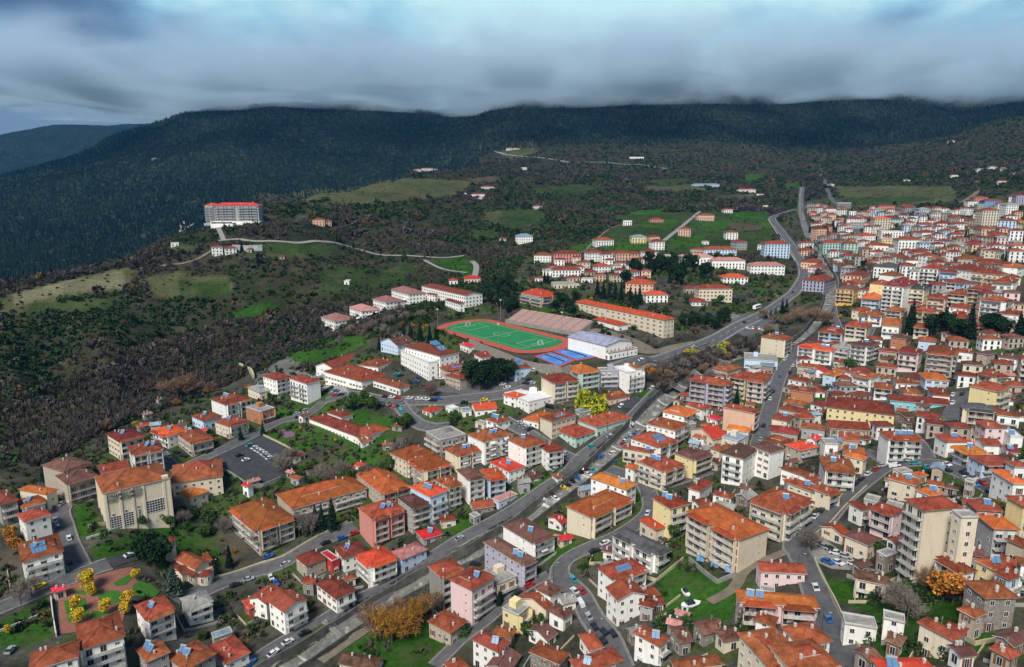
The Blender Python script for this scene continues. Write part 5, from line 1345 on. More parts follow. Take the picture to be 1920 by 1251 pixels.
tp_ = hit(322, 1050); tw = link('bell_tower', None, loc=(tp_.x, tp_.y, tp_.z)); tag(tw, 'square stone bell tower with small red pyramid roof left of the church', 'bell tower')
b = MB(); b.box(-1.5, 1.5, -1.5, 1.5, -2, 6)
for sx in (-1, 1):
    for sy in (-1, 1): b.box(sx * 1.2 - .3, sx * 1.2 + .3, sy * 1.2 - .3, sy * 1.2 + .3, 6, 8.2)
b.box(-1.5, 1.5, -1.5, 1.5, 8.2, 8.7); link('wall', b.mesh('wall', [WALL['c']]), tw); rm, H = roofmesh(3, 3, 'h', 't', .4, 32); link('roof', rm, tw, (0, 0, 8.75))
b = MB(); b.tube((0, 0, 6.6), (0, 0, 7.7), .5, .2, 8); link('bell', b.mesh('bell', [M['dark']]), tw)

# seven-storey hotel on the hill crest, and the long white lodge above the valley
ph = hit(445, 419); r_ = far_house(ph, 52, 15, R(2), 7, 'grh', 'B', 3.0, 'hilltop_hotel')
HOUSES[-1]['label'] = 'seven-storey hilltop hotel with bright red roof and rows of balconies on the crest'
u_ = Vector((math.cos(R(2)), math.sin(R(2)))); cL = Vector((ph.x, ph.y)) - u_ * 32 + Vector((0, 14))
body(r_, cL.x, cL.y, 14, 14, R(-28), r_['_z'], r_['_z'] + 7 * FH + .3, r_['_z'] - 3, 'g', 'r', 'h', 'B', 7, 3.0)
b = MB(); b.box(-27, 30, -19, -8.2, -6, 2.6); b.box(-22, 6, -24, -19.003, -7, -.6); link('terrace', b.mesh('terrace', [WALL['w']]), r_)
b = MB(); b.box(-26, -2, -19.06, -19.01, .3, 2.0); link('window_band', b.mesh('window_band', [GLASS]), r_)
pq = hit(802, 321); r_ = far_house(pq, 46, 12, R(-4), 3, 'wmh', 'B', None, 'lodge')
HOUSES[-1]['label'] = 'long white lodge with red roofs on the far ridge above the hill meadows'
for s in (-1, 1): c = Vector((pq.x, pq.y)) + Vector((s * 36, 4)); body(r_, c.x, c.y, 24, 14, R(-4 + s * 5), r_['_z'] - 1, r_['_z'] + 6, r_['_z'] - 6, 'w', 't', 'h', 'B', 2, 1.5)
pq = hit(896, 372); r_ = far_house(pq, 26, 12, R(6), 2.6, 'wmh', 'B', None, 'monastery'); HOUSES[-1]['label'] = 'white monastery with stepped red roofs and small tower on the middle slope'
b = MB(); b.box(-2, 2, -2, 2, -4, 10); link('tower', b.mesh('tower', [WALL['w']]), r_, (-24, -4, 0)); b = MB(); b.box(-30, 26, -11, -9, -7, .4); link('terrace', b.mesh('terrace', [WALL['w']]), r_)
pq = hit(960, 281); far_house(pq, 34, 14, R(4), 2, 'wmh', '', None, 'farmhouse'); HOUSES[-1]['label'] = 'lone white farmhouse with red roof beside the winding road on the far mountain slope'
pq = hit(1786, 268); far_house(pq, 18, 10, 0, 2, 'wth', '', None); pq = hit(290, 301); far_house(pq, 22, 14, 0, 2, 'bgh', '', None, 'lodge')
for x, y in ((1838, 322), (1862, 318), (1885, 320), (1905, 330), (1880, 345), (1790, 333), (1560, 350), (1700, 342)): far_house(hit(x, y), random.uniform(9, 16), 9, R(random.uniform(-20, 20)), 1.6, random.choice(('wth', 'wgh', 'wmh')), '')
# covered stair of the stepped school
b = MB(); Ls = densify([hit(x, y) for x, y in PL("668,606 700,596 735,580 765,568 800,560")], 6)
s0_ = Ls[0]; zz0 = gz(s0_.x, s0_.y)
for i in range(len(Ls) - 1):
    a, e = Ls[i], Ls[i + 1]; d = (e - a).normalized(); nr = Vector((-d.y, d.x)) * 2; za, zb_ = gz(a.x, a.y), gz(e.x, e.y); za -= zz0; zb_ -= zz0
    A2 = [(a + nr - s0_), (a - nr - s0_), (e - nr - s0_), (e + nr - s0_)]; Zs = (za, za, zb_, zb_)
    top = [(q.x, q.y, zq + 4.2) for q, zq in zip(A2, Zs)]; b.face(top[::-1]); lo = [(q.x, q.y, zq + 3.6) for q, zq in zip(A2, Zs)]
    for i_ in range(4): b.face([lo[i_], lo[(i_ + 1) % 4], top[(i_ + 1) % 4], top[i_]])
    bt = [(q.x, q.y, zq - 2) for q, zq in zip(A2, Zs)]; md = [(q.x, q.y, zq + 1.6) for q, zq in zip(A2, Zs)]
    for i_ in range(4): b.face([bt[i_], bt[(i_ + 1) % 4], md[(i_ + 1) % 4], md[i_]])
o = link('covered_stair', b.mesh('covered_stair', [WALL['w']]), loc=(s0_.x, s0_.y, zz0)); tag(o, 'long white covered stair climbing beside the four stepped school pavilions', 'stairway')

# round park: brick paths and lawns
pc = hit(205, 1120); BRK = mottled('brick_paving', (.30, .12, .085), (.20, .09, .07), 1.2, world=True)
patch('park_paving', "108,1098 190,1078 248,1064 262,1085 240,1135 225,1180 150,1185 112,1190", BRK, .12)
LAWN = mottled('lawn', (.045, .16, .014), (.035, .11, .016), .9, world=True, detail=8)
patch('lawn', "183,1118 200,1109 222,1109 236,1117 228,1128 208,1136 190,1134", LAWN, .2); patch('lawn', "212,1094 245,1078 255,1080 236,1098 216,1100", LAWN, .2)
patch('lawn', "120,1128 160,1122 163,1138 168,1150 150,1168 128,1168", LAWN, .2); patch('lawn', "140,1110 180,1104 188,1110 178,1116 142,1116", LAWN, .2); patch('lawn', "248,1100 268,1085 300,1110 290,1122 252,1118", LAWN, .2)
patch('lawn', "172,1145 190,1148 225,1150 215,1165 170,1160", LAWN, .2)

# boats and tank-like things left in gardens, playground, sheds
def box_boat(px_, py_, L, W, rz, lb):
    p = hit(px_, py_); b = MB(); n = 8
    for k, (z0, z1, s0, s1) in enumerate(((0, .9, .55, .95), (.9, 1.3, .95, 1.0))):
        for i in range(n):
            def pt(i, s, z): t = 2 * math.pi * i / n; return (L / 2 * math.cos(t) * (1 if math.cos(t) > 0 else .9) * s, W / 2 * math.sin(t) * s, z)
            b.face([pt(i, s0, z0), pt(i + 1, s0, z0), pt(i + 1, s1, z1), pt(i, s1, z1)])
    b.face([(L / 2 * math.cos(2 * math.pi * i / n) * (1 if math.cos(2 * math.pi * i / n) > 0 else .9), W / 2 * math.sin(2 * math.pi * i / n), 1.3) for i in range(n)])
    o = link('boat', None, loc=p + Vector((0, 0, .3))); o.rotation_euler.z = rz; tag(o, lb, 'boat'); link('hull', b.mesh('hull', [flat('boat_white', (.75, .75, .74), .4)]), o)
    b = MB(); b.box(-L * .2, L * .15, -W * .3, W * .3, 1.3, 2.1); link('cabin', b.mesh('cabin', [GLASS, M['frame']]), o)
box_boat(1294, 1140, 7.5, 3.2, R(20), 'large white boat hull standing on the lawn in front of the ruined cottage')
box_boat(1285, 1118, 4.6, 2.0, R(-70), 'small white boat on the lawn behind the larger white hull')

# ---------------------------------------------------------------- vegetation
OX0, OY0 = -700, 150; OCC = np.zeros((1500, 1500), bool)          # what is already built on, 1 m cells
def stamp(cx, cy, r):
    i0, j0 = int(cx - OX0), int(cy - OY0); k = int(r) + 1
    OCC[max(0, j0 - k):max(0, j0 + k + 1), max(0, i0 - k):max(0, i0 + k + 1)] = True
for h in HOUSES:
    for c, u_, a, b_ in h['rects']:
        v_ = Vector((-u_.y, u_.x)); x = -a
        while x <= a + .1:
            y = -b_
            while y <= b_ + .1: q = c + u_ * x + v_ * y; stamp(q.x, q.y, .6); y += 1.5
            x += 1.5
for L, w in ROADLINES:
    for i in range(len(L) - 1):
        for t_ in (0, .33, .66): q = L[i] * (1 - t_) + L[i + 1] * t_; stamp(q.x, q.y, w / 2)
for p in RV: stamp(p.x, p.y, 5)
for s_ in ("367,876 430,842 494,815 562,853 526,899 479,911 428,880", "1005,938 1070,882 1126,880 1108,908 1040,952", "1502,1018 1535,1003 1600,1050 1645,1072 1560,1068 1520,1050", "1362,612 1400,585 1455,600 1452,620 1395,632", "108,1098 190,1078 248,1064 262,1085 240,1135 225,1180 150,1185 112,1190", "700,746 760,752 790,770 760,790 730,765", "780,735 880,722 930,715 990,712 995,735 900,742"):
    q = [hit(*p) for p in PL(s_)]; pl = [(p.x, p.y) for p in q]
    jj, ii = np.mgrid[0:1500, 0:1500]; OCC |= inpoly(ii + OX0 + .5, jj + OY0 + .5, pl)
jj, ii = np.mgrid[0:1500, 0:1500]; OCC |= inpoly(ii + OX0 + .5, jj + OY0 + .5, [tuple(p) for p in pad])
def free(x, y, r=0):
    i, j = int(x - OX0), int(y - OY0)
    if not (0 <= i < 1500 and 0 <= j < 1500): return True
    k = int(r); return not OCC[max(0, j - k):j + k + 1, max(0, i - k):i + k + 1].any()

def leafmat(name, rough=.9):
    t = NT(name); a = t.n('ShaderNodeVertexColor', layer_name='col'); oi = t.n('ShaderNodeObjectInfo')
    v = t.n('ShaderNodeMapRange', {0: oi.outputs['Random'], 3: .75, 4: 1.25}); h = t.n('ShaderNodeHueSaturation', {'Color': a.outputs[0], 'Value': v.outputs[0]})
    t.set('Base Color', h.outputs[0]); t.set('Roughness', rough); t.set('Specular IOR Level', .1); return t.mat
LEAF = leafmat('foliage'); BARK = mottled('bark', (.10, .08, .065), (.06, .05, .04), 3)
def quads(P, S, r, up=0.0, thin=1.0):
    """randomly turned leaf faces at points P with size S"""
    n = len(P); a = r.normal(size=(n, 3)); a[:, 2] += up; a /= np.linalg.norm(a, axis=1)[:, None]
    b = r.normal(size=(n, 3)); b = np.cross(a, b); b /= np.linalg.norm(b, axis=1)[:, None]
    A_, B2 = a * S[:, None], b * S[:, None] * thin
    return np.stack([P - A_ - B2, P + A_ - B2 * .6, P + A_ * .8 + B2, P - A_ * .7 + B2], 1).reshape(-1, 3)
def crown(kind, seed):
    r = np.random.default_rng(seed)
    if kind == 'broad' or kind == 'pine':
        nb = 16; C_ = r.normal(size=(nb, 3)); C_ /= np.linalg.norm(C_, axis=1)[:, None]; C_ *= r.uniform(.35, .85, (nb, 1)); C_[:, :2] *= .36; C_[:, 2] *= .30
        z0 = .62 if kind == 'broad' else .64
        rad = r.uniform(.09, .17, nb); P, Sz, K = [], [], []
        for c, q in zip(C_, rad):
            m = 85; d = r.normal(size=(m, 3)); d /= np.linalg.norm(d, axis=1)[:, None]; P.append(c + d * q * r.uniform(.75, 1.1, (m, 1)) + [0, 0, z0]); K.append(np.full(m, r.uniform(.65, 1.35)))
        P = np.concatenate(P); K = np.concatenate(K); S = r.uniform(.018, .04, len(P)); up = .6; th = .8
    elif kind == 'fir':
        m = 1500; h = r.uniform(0, 1, m) ** .75; z = 1 - h * .9; rr = .02 + .17 * h * (.75 + .25 * np.cos(h * 60)); t = r.uniform(0, 2 * np.pi, m); q = r.uniform(.55, 1.08, m) * rr * (1 + .15 * np.sin(5 * t + seed))
        P = np.stack([np.cos(t) * q, np.sin(t) * q, z - q * .35], 1); K = r.uniform(.7, 1.3, m); S = r.uniform(.012, .032, m) * (.5 + h); up = 1.0; th = .6
    elif kind == 'bush':
        m = 500; d = r.normal(size=(m, 3)); d /= np.linalg.norm(d, axis=1)[:, None]; d[:, 2] = np.abs(d[:, 2]); lob = 1 + .25 * np.sin(d[:, 0] * 6 + seed) * np.cos(d[:, 1] * 5)
        P = d * r.uniform(.7, 1.05, (m, 1)) * lob[:, None] * [.55, .55, .95]; K = r.uniform(.6, 1.4, m); S = r.uniform(.05, .10, m); up = .4; th = .8
    else:                                               # bare: fine twigs
        m = 1500; nb = 22; t = r.uniform(0, 2 * np.pi, nb); e = r.uniform(.5, 1.45, nb); D_ = np.stack([np.cos(t) * np.cos(e) * .85, np.sin(t) * np.cos(e) * .85, np.sin(e)], 1); k = r.integers(0, nb, m); s = r.uniform(.35, 1, m) ** .6
        P = [0, 0, .22] + D_[k] * (s * .72)[:, None] + r.normal(size=(m, 3)) * .045 * (s[:, None] + .3); d = D_[k] + r.normal(size=(m, 3)) * .55; d /= np.linalg.norm(d, axis=1)[:, None]
        w = np.cross(d, r.normal(size=(m, 3))); w /= np.linalg.norm(w, axis=1)[:, None]; l = r.uniform(.03, .075, m)[:, None]; w = w * .006
        V = np.stack([P - d * l - w, P - d * l + w, P + d * l + w * .4, P + d * l - w * .4], 1).reshape(-1, 3); return V, r.uniform(.7, 1.3, m)
    return quads(P, S, r, up, th), K
COLR = dict(fir=(.012, .030, .017), pine=(.014, .034, .014), broad=(.045, .085, .020), bare=(.17, .145, .125), bush=(.035, .065, .020),
    yellow=(.50, .34, .025), lime=(.28, .29, .025), orange=(.36, .15, .03), russet=(.19, .12, .075), rust=(.30, .15, .03), greyfir=(.07, .10, .075), purple=(.13, .075, .075))
SHAPE = dict(fir='fir', pine='pine', broad='broad', bare='bare', bush='bush', yellow='broad', lime='bush', orange='broad', russet='bare', rust='bare', greyfir='fir', purple='bare')
TNAME = dict(fir='fir_tree', pine='pine_tree', broad='evergreen_tree', bare='bare_tree', bush='bush', yellow='autumn_tree', lime='round_tree', orange='autumn_tree', russet='bare_tree', rust='autumn_tree', greyfir='fir_tree', purple='bare_tree')
PROTO = {}
for kd, sh in SHAPE.items():
    for s in range(2):
        V_, K = crown(sh, 10 * s + len(kd)); n_ = len(V_) // 4; c_ = np.array(COLR[kd]) * K[:, None]
        if kd in ('yellow', 'orange', 'rust', 'russet'): c_ *= 1 + .35 * np.random.default_rng(s).normal(size=(n_, 1)) * [0.2, 1, .5]
        me = npmesh('crown', V_, np.arange(4 * n_).reshape(-1, 4), [LEAF], col=np.repeat(np.clip(c_, .003, 1), 4, 0))
        b = MB(); th = .6 if sh != 'fir' else .75; b.tube((0, 0, -.08), (0, 0, .3), .030, .022, 6); b.tube((0, 0, .3), (.02, .01, th), .022, .008, 5)
        if sh in ('broad', 'pine', 'bare'):
            for i in range(6): a = i * 1.05 + s; b.tube((0, 0, .28 + .03 * i), (.24 * math.cos(a), .24 * math.sin(a), .55 + .03 * i), .012, .004, 4)
        PROTO[kd, s] = (me, b.mesh('trunk', [BARK]) if sh != 'bush' else None)
TREES = []
def tree(x, y, h, kd, wx=1.0):
    z = gz(x, y); me, tk = PROTO[kd, random.randrange(2)]; px = F / y * h
    if tk is None: o = link(TNAME[kd], me, loc=(x, y, z - .1)); tk_ = None
    else:
        o = link(TNAME[kd], None, loc=(x, y, z - .1)); link('crown', me, o); link('trunk', tk, o)
    o.rotation_euler.z = random.uniform(0, 6.28); o.scale = (h * wx, h * wx, h); ex, ey = topx(x, y, z + h * .5)
    TREES.append(dict(o=o, x=ex, y=ey, kd=kd, h=h, wx=wx)); return o
def trees(s):
    for it in s.split(';'):
        w = it.split()
        if not w: continue
        for xy in w[2:]:
            x, y = map(float, xy.split(',')); p = hit(x, y); wx = 1.0; kd = w[0]
            if ':' in kd: kd, wx = kd.split(':'); wx = float(wx)
            tree(p.x, p.y, float(w[1]) * random.uniform(.9, 1.1), kd, wx)
trees("""pine:1.1 16 884,730 900,734 918,730 934,724 948,722 908,722;fir 14 757,637 770,641 788,641 806,646 818,652;fir 10 711,657;pine 14 905,568 920,572 938,578 950,590 962,584 914,556 932,560 948,564 966,556 978,566 940,548 955,545;
fir 15 1120,556 1131,561 1142,565 1153,562 1164,567 1181,571 1191,576 1199,571;pine 12 1045,572 1056,580 1067,586 1080,572 1042,590 1072,600;fir 13 1021,530 1027,532;broad 9 1246,592 1286,570;pine 10 1280,612 1294,616 1306,610 1325,612 1336,618 1351,607 1361,602 1298,605 1345,615;fir 12 1474,584 1466,588;
greyfir:1.5 7 1436,598 1445,594 1454,592;fir 21 1702,628 1708,624;fir:1.15 23 1817,636;pine:1.2 15 1787,636 1800,640 1862,636 1876,638 1855,630 1770,628 1745,632;fir:1.2 19 1908,640 1918,642;fir 12 1770,592 1778,594;fir 9 1637,497 1684,512 1713,515 1756,538 1641,499;fir 13 1518,437 1569,433 1562,430 1525,441;fir 9 1616,412 1722,418 1706,450;
fir 9 83,902;pine:1.25 12 290,1066 276,1056 303,1056;greyfir:1.7 12 326,1114;fir 10 431,1064;fir 17 624,994;fir 12 592,992 604,996;fir 6 936,1136 939,1131;fir:1.1 13 1712,1088;fir 11 1381,758;broad 9 512,762;fir 8 493,816 452,826;broad:1.1 9 650,768 660,772 672,766 690,768 702,770 665,757 684,760;broad:1.1 8 745,802 757,805 767,800;broad 7 852,792 846,798;
yellow:1.15 7.5 165,1104;yellow 5 171,1118 256,1090;yellow 6.5 141,1150 199,1150 240,1137;yellow:1.2 5 148,1168 234,1152;orange 6.5 19,1017 27,1037;yellow 4 14,1190;lime:.85 9 1093,762;lime:.9 10 1121,774;lime:1.5 5 1742,804 1756,800 1750,806;
rust:1.2 12 735,1205 757,1198 714,1200;rust 10 772,1180 790,1168;russet 11 700,1190 812,1160 748,1180;orange:1.2 9 1786,1133 1768,1128;orange 6 1744,1096 1795,1128;russet:1.4 15 334,752 318,748 350,745;russet 10 395,744;rust 6 331,762 467,736 388,740;yellow 5 255,805;russet:1.2 12 1497,607 1541,613 1530,606 1552,612;russet 12 1630,512 1576,512 1585,505 1560,508;yellow 4.5 1575,599 1627,547;yellow 7 1360,657 1289,674;lime 6 1300,668 1352,662;orange 6 1215,700 1222,708;
bare 15 565,428 575,424;fir 9 375,423 349,437 352,440;fir 10 632,453 638,456 663,466 453,472;purple 8 812,743 806,748;bare 9 1690,1162 1680,1150 1700,1170;bare 8 1403,1176 1520,1035 1512,1030 60,1120 40,1135;bare:1.1 10 572,1002 585,1006 560,1000 500,1035 492,1030;
bare 9 540,875 530,890 520,880 550,868 600,905 620,912;broad 8 560,900 575,890 680,900 700,895 720,890 735,880 660,905;bare 10 640,895 690,905 750,860 765,850;bush 3 345,1140 360,1150 430,1120;bush 4 560,925 590,930 620,925;
broad 7 270,990 300,985 320,990 350,1000 380,1010 262,1040;bush 5 400,990 390,975 360,970;bare 8 345,985 420,1000 330,965 300,962;broad 6 1380,1060 1270,1000 1262,1010 1255,995 1385,1040;bush 4 1240,1180 1260,1165 1300,1190 1330,1185 1350,1195 1370,1200 1320,1200 1285,1175 1395,1180;
broad 6 1620,1040 1650,1050 1668,1060 1690,1080;bush 4 1700,1110 1720,1120 1750,1130 1660,1110 1640,1130 1650,1190 1630,1200 1700,1215 1720,1225 1740,1210 1760,1225 1780,1235;russet 8 1735,1110 1750,1115;bush 3.5 760,975 780,985 800,990 790,1000 810,1005 770,990;bush 4 865,1180 850,1170 870,1190 840,1200;
broad 6 1020,1190 1000,1200 1010,1180 985,1195;bare 8 1355,700 1330,715 1310,725 1290,735 1270,712 1300,690 1325,680 1345,672 1370,668 1245,700 1260,720 1280,695;russet 8 1340,690 1320,705 1285,712 1250,715 1365,680 1235,712;bare 9 620,640 660,628 700,622 730,612 760,605 790,600 720,630 680,640 640,650;
broad 8 1590,690 1600,698;bush 4 1548,740 1555,735 1560,745 1545,720;broad 6 1545,790 1555,785 1530,785;pine 8 1130,640 1140,645;fir 8 1640,560 1710,575;broad:1.2 8 1340,575 1350,570;russet 9 1440,628 1475,612 1450,610 1430,600;bare 8 1270,640 1225,655 1218,648""")
def scatter(poly, n, kinds, h, r=2):
    q = PL(poly); xs = [a for a, _ in q]; ys = [b for _, b in q]; k = 0; tries = 0
    while k < n and tries < n * 40:
        tries += 1; x, y = random.uniform(min(xs), max(xs)), random.uniform(min(ys), max(ys))
        if not inpoly(x, y, q): continue
        p = hit(x, y)
        if p.y > 1500 or not free(p.x, p.y, r): continue
        tree(p.x, p.y, random.uniform(*h), random.choice(kinds), random.uniform(.9, 1.2)); stamp(p.x, p.y, 1); k += 1
scatter("1155,498 1340,498 1338,532 1250,540 1165,535", 34, ('pine', 'fir', 'pine'), (12, 17), 0)
NBIG = len(TREES)

# ---- scrub, woods and garden greenery nobody could count
def tmpl(kind, r):
    if kind == 'dome':
        m = 26; d = r.normal(size=(m, 3)); d /= np.linalg.norm(d, axis=1)[:, None]; d[:, 2] = np.abs(d[:, 2]); P = d * r.uniform(.6, 1.0, (m, 1)) * [.55, .55, .75]
        return quads(P, r.uniform(.15, .32, m), r, .5, .75)
    if kind == 'twig':
        m = 40; d = r.normal(size=(m, 3)); d[:, 2] = np.abs(d[:, 2]) + .5; d /= np.linalg.norm(d, axis=1)[:, None]; P = d * r.uniform(.35, .85, (m, 1)) * [.7, .7, 1]; w = np.cross(d, r.normal(size=(m, 3))); w /= np.linalg.norm(w, axis=1)[:, None]; w *= .045; l = r.uniform(.2, .4, (m, 1))
        return np.stack([P - d * l - w, P - d * l + w, P + d * l + w * .4, P + d * l - w * .4], 1).reshape(-1, 3)
    out = []; k = 5                                            # conifer seen from afar
    for z0, z1, rr in ((.08, .62, .20), (.38, .82, .15), (.62, 1.05, .09)):
        for i in range(k):
            t0, t1 = 2 * math.pi * i / k + z0 * 5, 2 * math.pi * (i + 1) / k + z0 * 5; j0, j1 = r.uniform(.8, 1.2, 2)
            a = (rr * j0 * math.cos(t0), rr * j0 * math.sin(t0), z0); b_ = (rr * j1 * math.cos(t1), rr * j1 * math.sin(t1), z0 - .03); c = (0, 0, z1)
            out += [a, b_, c, ((a[0] + c[0]) / 2, (a[1] + c[1]) / 2, (a[2] + c[2]) / 2)]
    return np.array(out)
def mass(name, P3, size, tkinds, cols, label, cat=None):
    n = len(P3); Vs, Cs = [], []; tk = rng.integers(0, len(tkinds), n)
    for ti, kd in enumerate(tkinds):
        for var in range(3):
            sel = np.where((tk == ti) & (np.arange(n) % 3 == var))[0]
            if not len(sel): continue
            T = tmpl(kd, np.random.default_rng(ti * 7 + var)); th = rng.uniform(0, 6.28, len(sel)); c, s = np.cos(th), np.sin(th)
            sz = size[sel][:, None]; X = (T[None, :, 0] * c[:, None] - T[None, :, 1] * s[:, None]) * sz; Y = (T[None, :, 0] * s[:, None] + T[None, :, 1] * c[:, None]) * sz; Z = T[None, :, 2] * sz * rng.uniform(.8, 1.15, (len(sel), 1))
            Vs.append((np.stack([X, Y, Z], -1) + P3[sel][:, None, :]).reshape(-1, 3))
            cc_ = cols[sel][:, None, :] * rng.uniform(.72, 1.28, (len(sel), len(T) // 4, 1)); Cs.append(np.repeat(cc_, 4, 1).reshape(-1, 3))
    V_ = np.concatenate(Vs); me = npmesh(name, V_, np.arange(len(V_)).reshape(-1, 4), [LEAF], col=np.clip(np.concatenate(Cs), .002, 1))
    return tag(link(name, me), label, cat or name.replace('_', ' '), kind='stuff')
fieldm = np.zeros(X0.shape, bool)
for c, s in FIELDS:
    if c in (GY,): continue
    fieldm |= inpoly(PXg, PYg, PL(s)) & (Y0 < 3000)
def pick(mask, wts, n):
    w = (mask * wts).ravel(); w = w / w.sum(); k = rng.choice(len(w), n, p=w); i, j = k // nj, k % nj
    a = AG[j] + rng.uniform(-.5, .5, n) * .0052; l = LG[i] + rng.uniform(-.5, .5, n) * .0115; y = np.exp(l); x = a * y
    return np.stack([x, y, grid_z(x, y) - .15], 1)
vis = (np.abs(AA) < .86) & (Y0 > 200)
hill = vis & ~tm & (fmask[..., 0] < .5) & (Y0 < 2600)
d_ = .25 + .75 * sst(n1 + .3 * n3, -.35, .25)
P3 = pick(hill & ~fieldm, d_ * np.minimum(1, (Y0 / 700) ** .5), 30000); ok = np.array([free(p[0], p[1], 1) for p in P3]); P3 = P3[ok]
PAL = np.array([(.022, .042, .014), (.032, .056, .018), (.044, .054, .024), (.080, .066, .055), (.070, .058, .056), (.036, .036, .024), (.13, .07, .03)])
zn = fbm(P3[:, 0], P3[:, 1], 70, 3, 77); ix = np.clip(((zn * 1.1 + .36) * 5 + rng.normal(size=len(P3)) * .9).astype(int), 0, 5); ix[rng.random(len(P3)) < .012] = 6
bare_ = ix >= 3; sz = rng.uniform(1.8, 4.4, len(P3)) * (1 + .6 * (rng.random(len(P3)) < .15)) * (1 + (P3[:, 1] > 900) * .5)
mass('hillside_scrub', P3[~bare_], sz[~bare_], ['dome'], PAL[ix[~bare_]], 'dark green and brown scrub covering the hillsides')
mass('bare_thicket', P3[bare_], sz[bare_] * 1.35, ['twig', 'twig', 'dome'], PAL[ix[bare_]], 'grey and brown leafless thicket filling the ravine and slopes')
rvm = vis & inpoly(PXg, PYg, PL("60,880 0,760 120,720 300,650 420,600 560,585 660,565 760,585 700,625 600,640 520,670 430,720 330,760 240,790")) | inpoly(PXg, PYg, PL("1190,705 1300,668 1420,642 1440,655 1330,690 1250,735")) | inpoly(PXg, PYg, PL("1500,420 1512,440 1545,520 1540,550 1510,470"))
rvm &= vis & (Y0 < 900)
P3 = pick(rvm, np.ones(X0.shape), 2600); zn = fbm(P3[:, 0], P3[:, 1], 40, 3, 17); rc3 = np.array([(.095, .080, .070), (.075, .066, .062), (.10, .074, .055), (.035, .045, .022)])
mass('ravine_wood', P3, rng.uniform(3.5, 7.0, len(P3)), ['twig', 'dome', 'twig'], rc3[np.clip((zn * 2 + 1.5 + rng.normal(size=len(P3)) * .6).astype(int), 0, 3)], 'leafless grey-brown wood filling the ravine below the town')
# hedges and spots on the meadows
P3 = pick(hill & fieldm, np.ones(X0.shape), 900); mass('meadow_bushes', P3, rng.uniform(1.2, 2.6, len(P3)), ['dome'], PAL[rng.integers(0, 3, len(P3))], 'scattered small bushes on the hill meadows')
# dark conifer forest of the mountains
fz = vis & (fmask[..., 0] > .3) & (Y0 < 3500)
P3 = pick(fz, (Y0 / 2000) ** .3, 45000); fc = np.array([(.006, .014, .012), (.010, .022, .016), (.016, .028, .016), (.03, .03, .02)])
mass('mountain_forest', P3, rng.uniform(7, 13, len(P3)), ['cone'], fc[np.clip((fbm(P3[:, 0], P3[:, 1], 200, 3, 5) * 2 + 1 + rng.normal(size=len(P3)) * .6).astype(int), 0, 3)], 'dark conifer forest covering the mountain slopes')
# gardens between the houses
gm_ = vis & tm & (Y0 < 1300); P3 = pick(gm_, .3 + sst(n2 + n1, -.3, .4), 24000); ok = np.array([free(p[0], p[1], 1) for p in P3]) & ~inpoly(*topx(P3[:, 0], P3[:, 1], P3[:, 2]), PL("1240,1075 1360,1075 1380,1150 1250,1150"))
P3 = P3[ok]; gp = np.array([(.030, .060, .015), (.045, .085, .018), (.055, .055, .030), (.11, .095, .08), (.09, .07, .055), (.30, .17, .03)]); ix = rng.choice(6, len(P3), p=(.27, .24, .17, .17, .13, .02))
keep = rng.random(len(P3)) < .62; P3, ix = P3[keep], ix[keep]
mass('garden_greenery', P3, rng.uniform(.8, 3.0, len(P3)) * (1 + .8 * (P3[:, 1] > 480)), ['dome', 'dome', 'twig'], gp[ix], 'hedges, shrubs and garden plants between the town houses')
scatter("1500,420 1900,400 1900,600 1600,590", 24, ('fir', 'broad', 'pine', 'bare'), (8, 13), 1)
scatter("0,900 500,700 1000,740 1920,560 1920,1250 0,1250", max(0, 268 - NBIG), ('broad', 'bare', 'bare', 'bush', 'bush', 'russet', 'fir', 'broad'), (4, 7.5), 1)
print('trees', len(TREES), 'named', NBIG)

# ---------------------------------------------------------------- cars, poles, garden walls
CARC = dict(w=('white', (.72, .72, .72)), k=('black', (.015, .016, .02)), s=('silver', (.38, .40, .42)), b=('blue', (.03, .13, .40)), r=('red', (.45, .02, .02)), d=('dark red', (.12, .015, .02)), y=('yellow', (.75, .55, .02)), t=('teal', (.05, .32, .36)), g=('grey', (.16, .17, .18)))
def carpaint(n, c):
    t = NT('car_paint_' + n.replace(' ', '_')); t.set('Base Color', c4(c)); t.set('Roughness', .32); t.set('Metallic', .2); t.set('Coat Weight', .5); return t.mat
RUB = flat('tyre_rubber', (.02, .02, .02), .9)
def profile(pts, w0, w1, m, z=None):
    b = MB(); n = len(pts)
    L_ = [(x, -w0 if zz < .9 else -w1, zz) for x, zz in pts]; R_ = [(x, -y, zz) for x, y, zz in L_]
    b.face(L_, m); b.face(R_[::-1], m)
    for i in range(n): j = (i + 1) % n; b.face([L_[j], L_[i], R_[i], R_[j]], m)
    return b
BODY = {}; GLS = {}
for sh, (bp, gp_) in dict(car=([(-2.1, .3), (2.1, .3), (2.15, .62), (2.0, .82), (1.0, .92), (-1.6, .95), (-2.1, .9)], [(1.0, .93), (.45, 1.38), (-1.1, 1.42), (-1.85, .96)]),
                          van=([(-2.4, .3), (2.4, .3), (2.4, .9), (1.9, 1.1), (1.5, 1.9), (-2.4, 1.95)], [(1.95, 1.1), (1.58, 1.75), (.9, 1.75), (.9, 1.1)])).items():
    BODY[sh] = bp; GLS[sh] = gp_
CM = {}
for k, (n_, c) in CARC.items():
    pm = carpaint(n_, c)
    for sh in BODY:
        bb = profile(BODY[sh], .86, .80, 0)
        if sh == 'car': bb.box(-1.0, .4, -.62, .62, 1.43, 1.47, 0)
        CM[k, sh] = bb.mesh('body', [pm])
GM = {'car': profile(GLS['car'], .7, .68, 0).mesh('windows', [GLASS]), 'van': profile([(a, z_) for a, z_ in GLS['van']], .84, .83, 0).mesh('windows', [GLASS])}
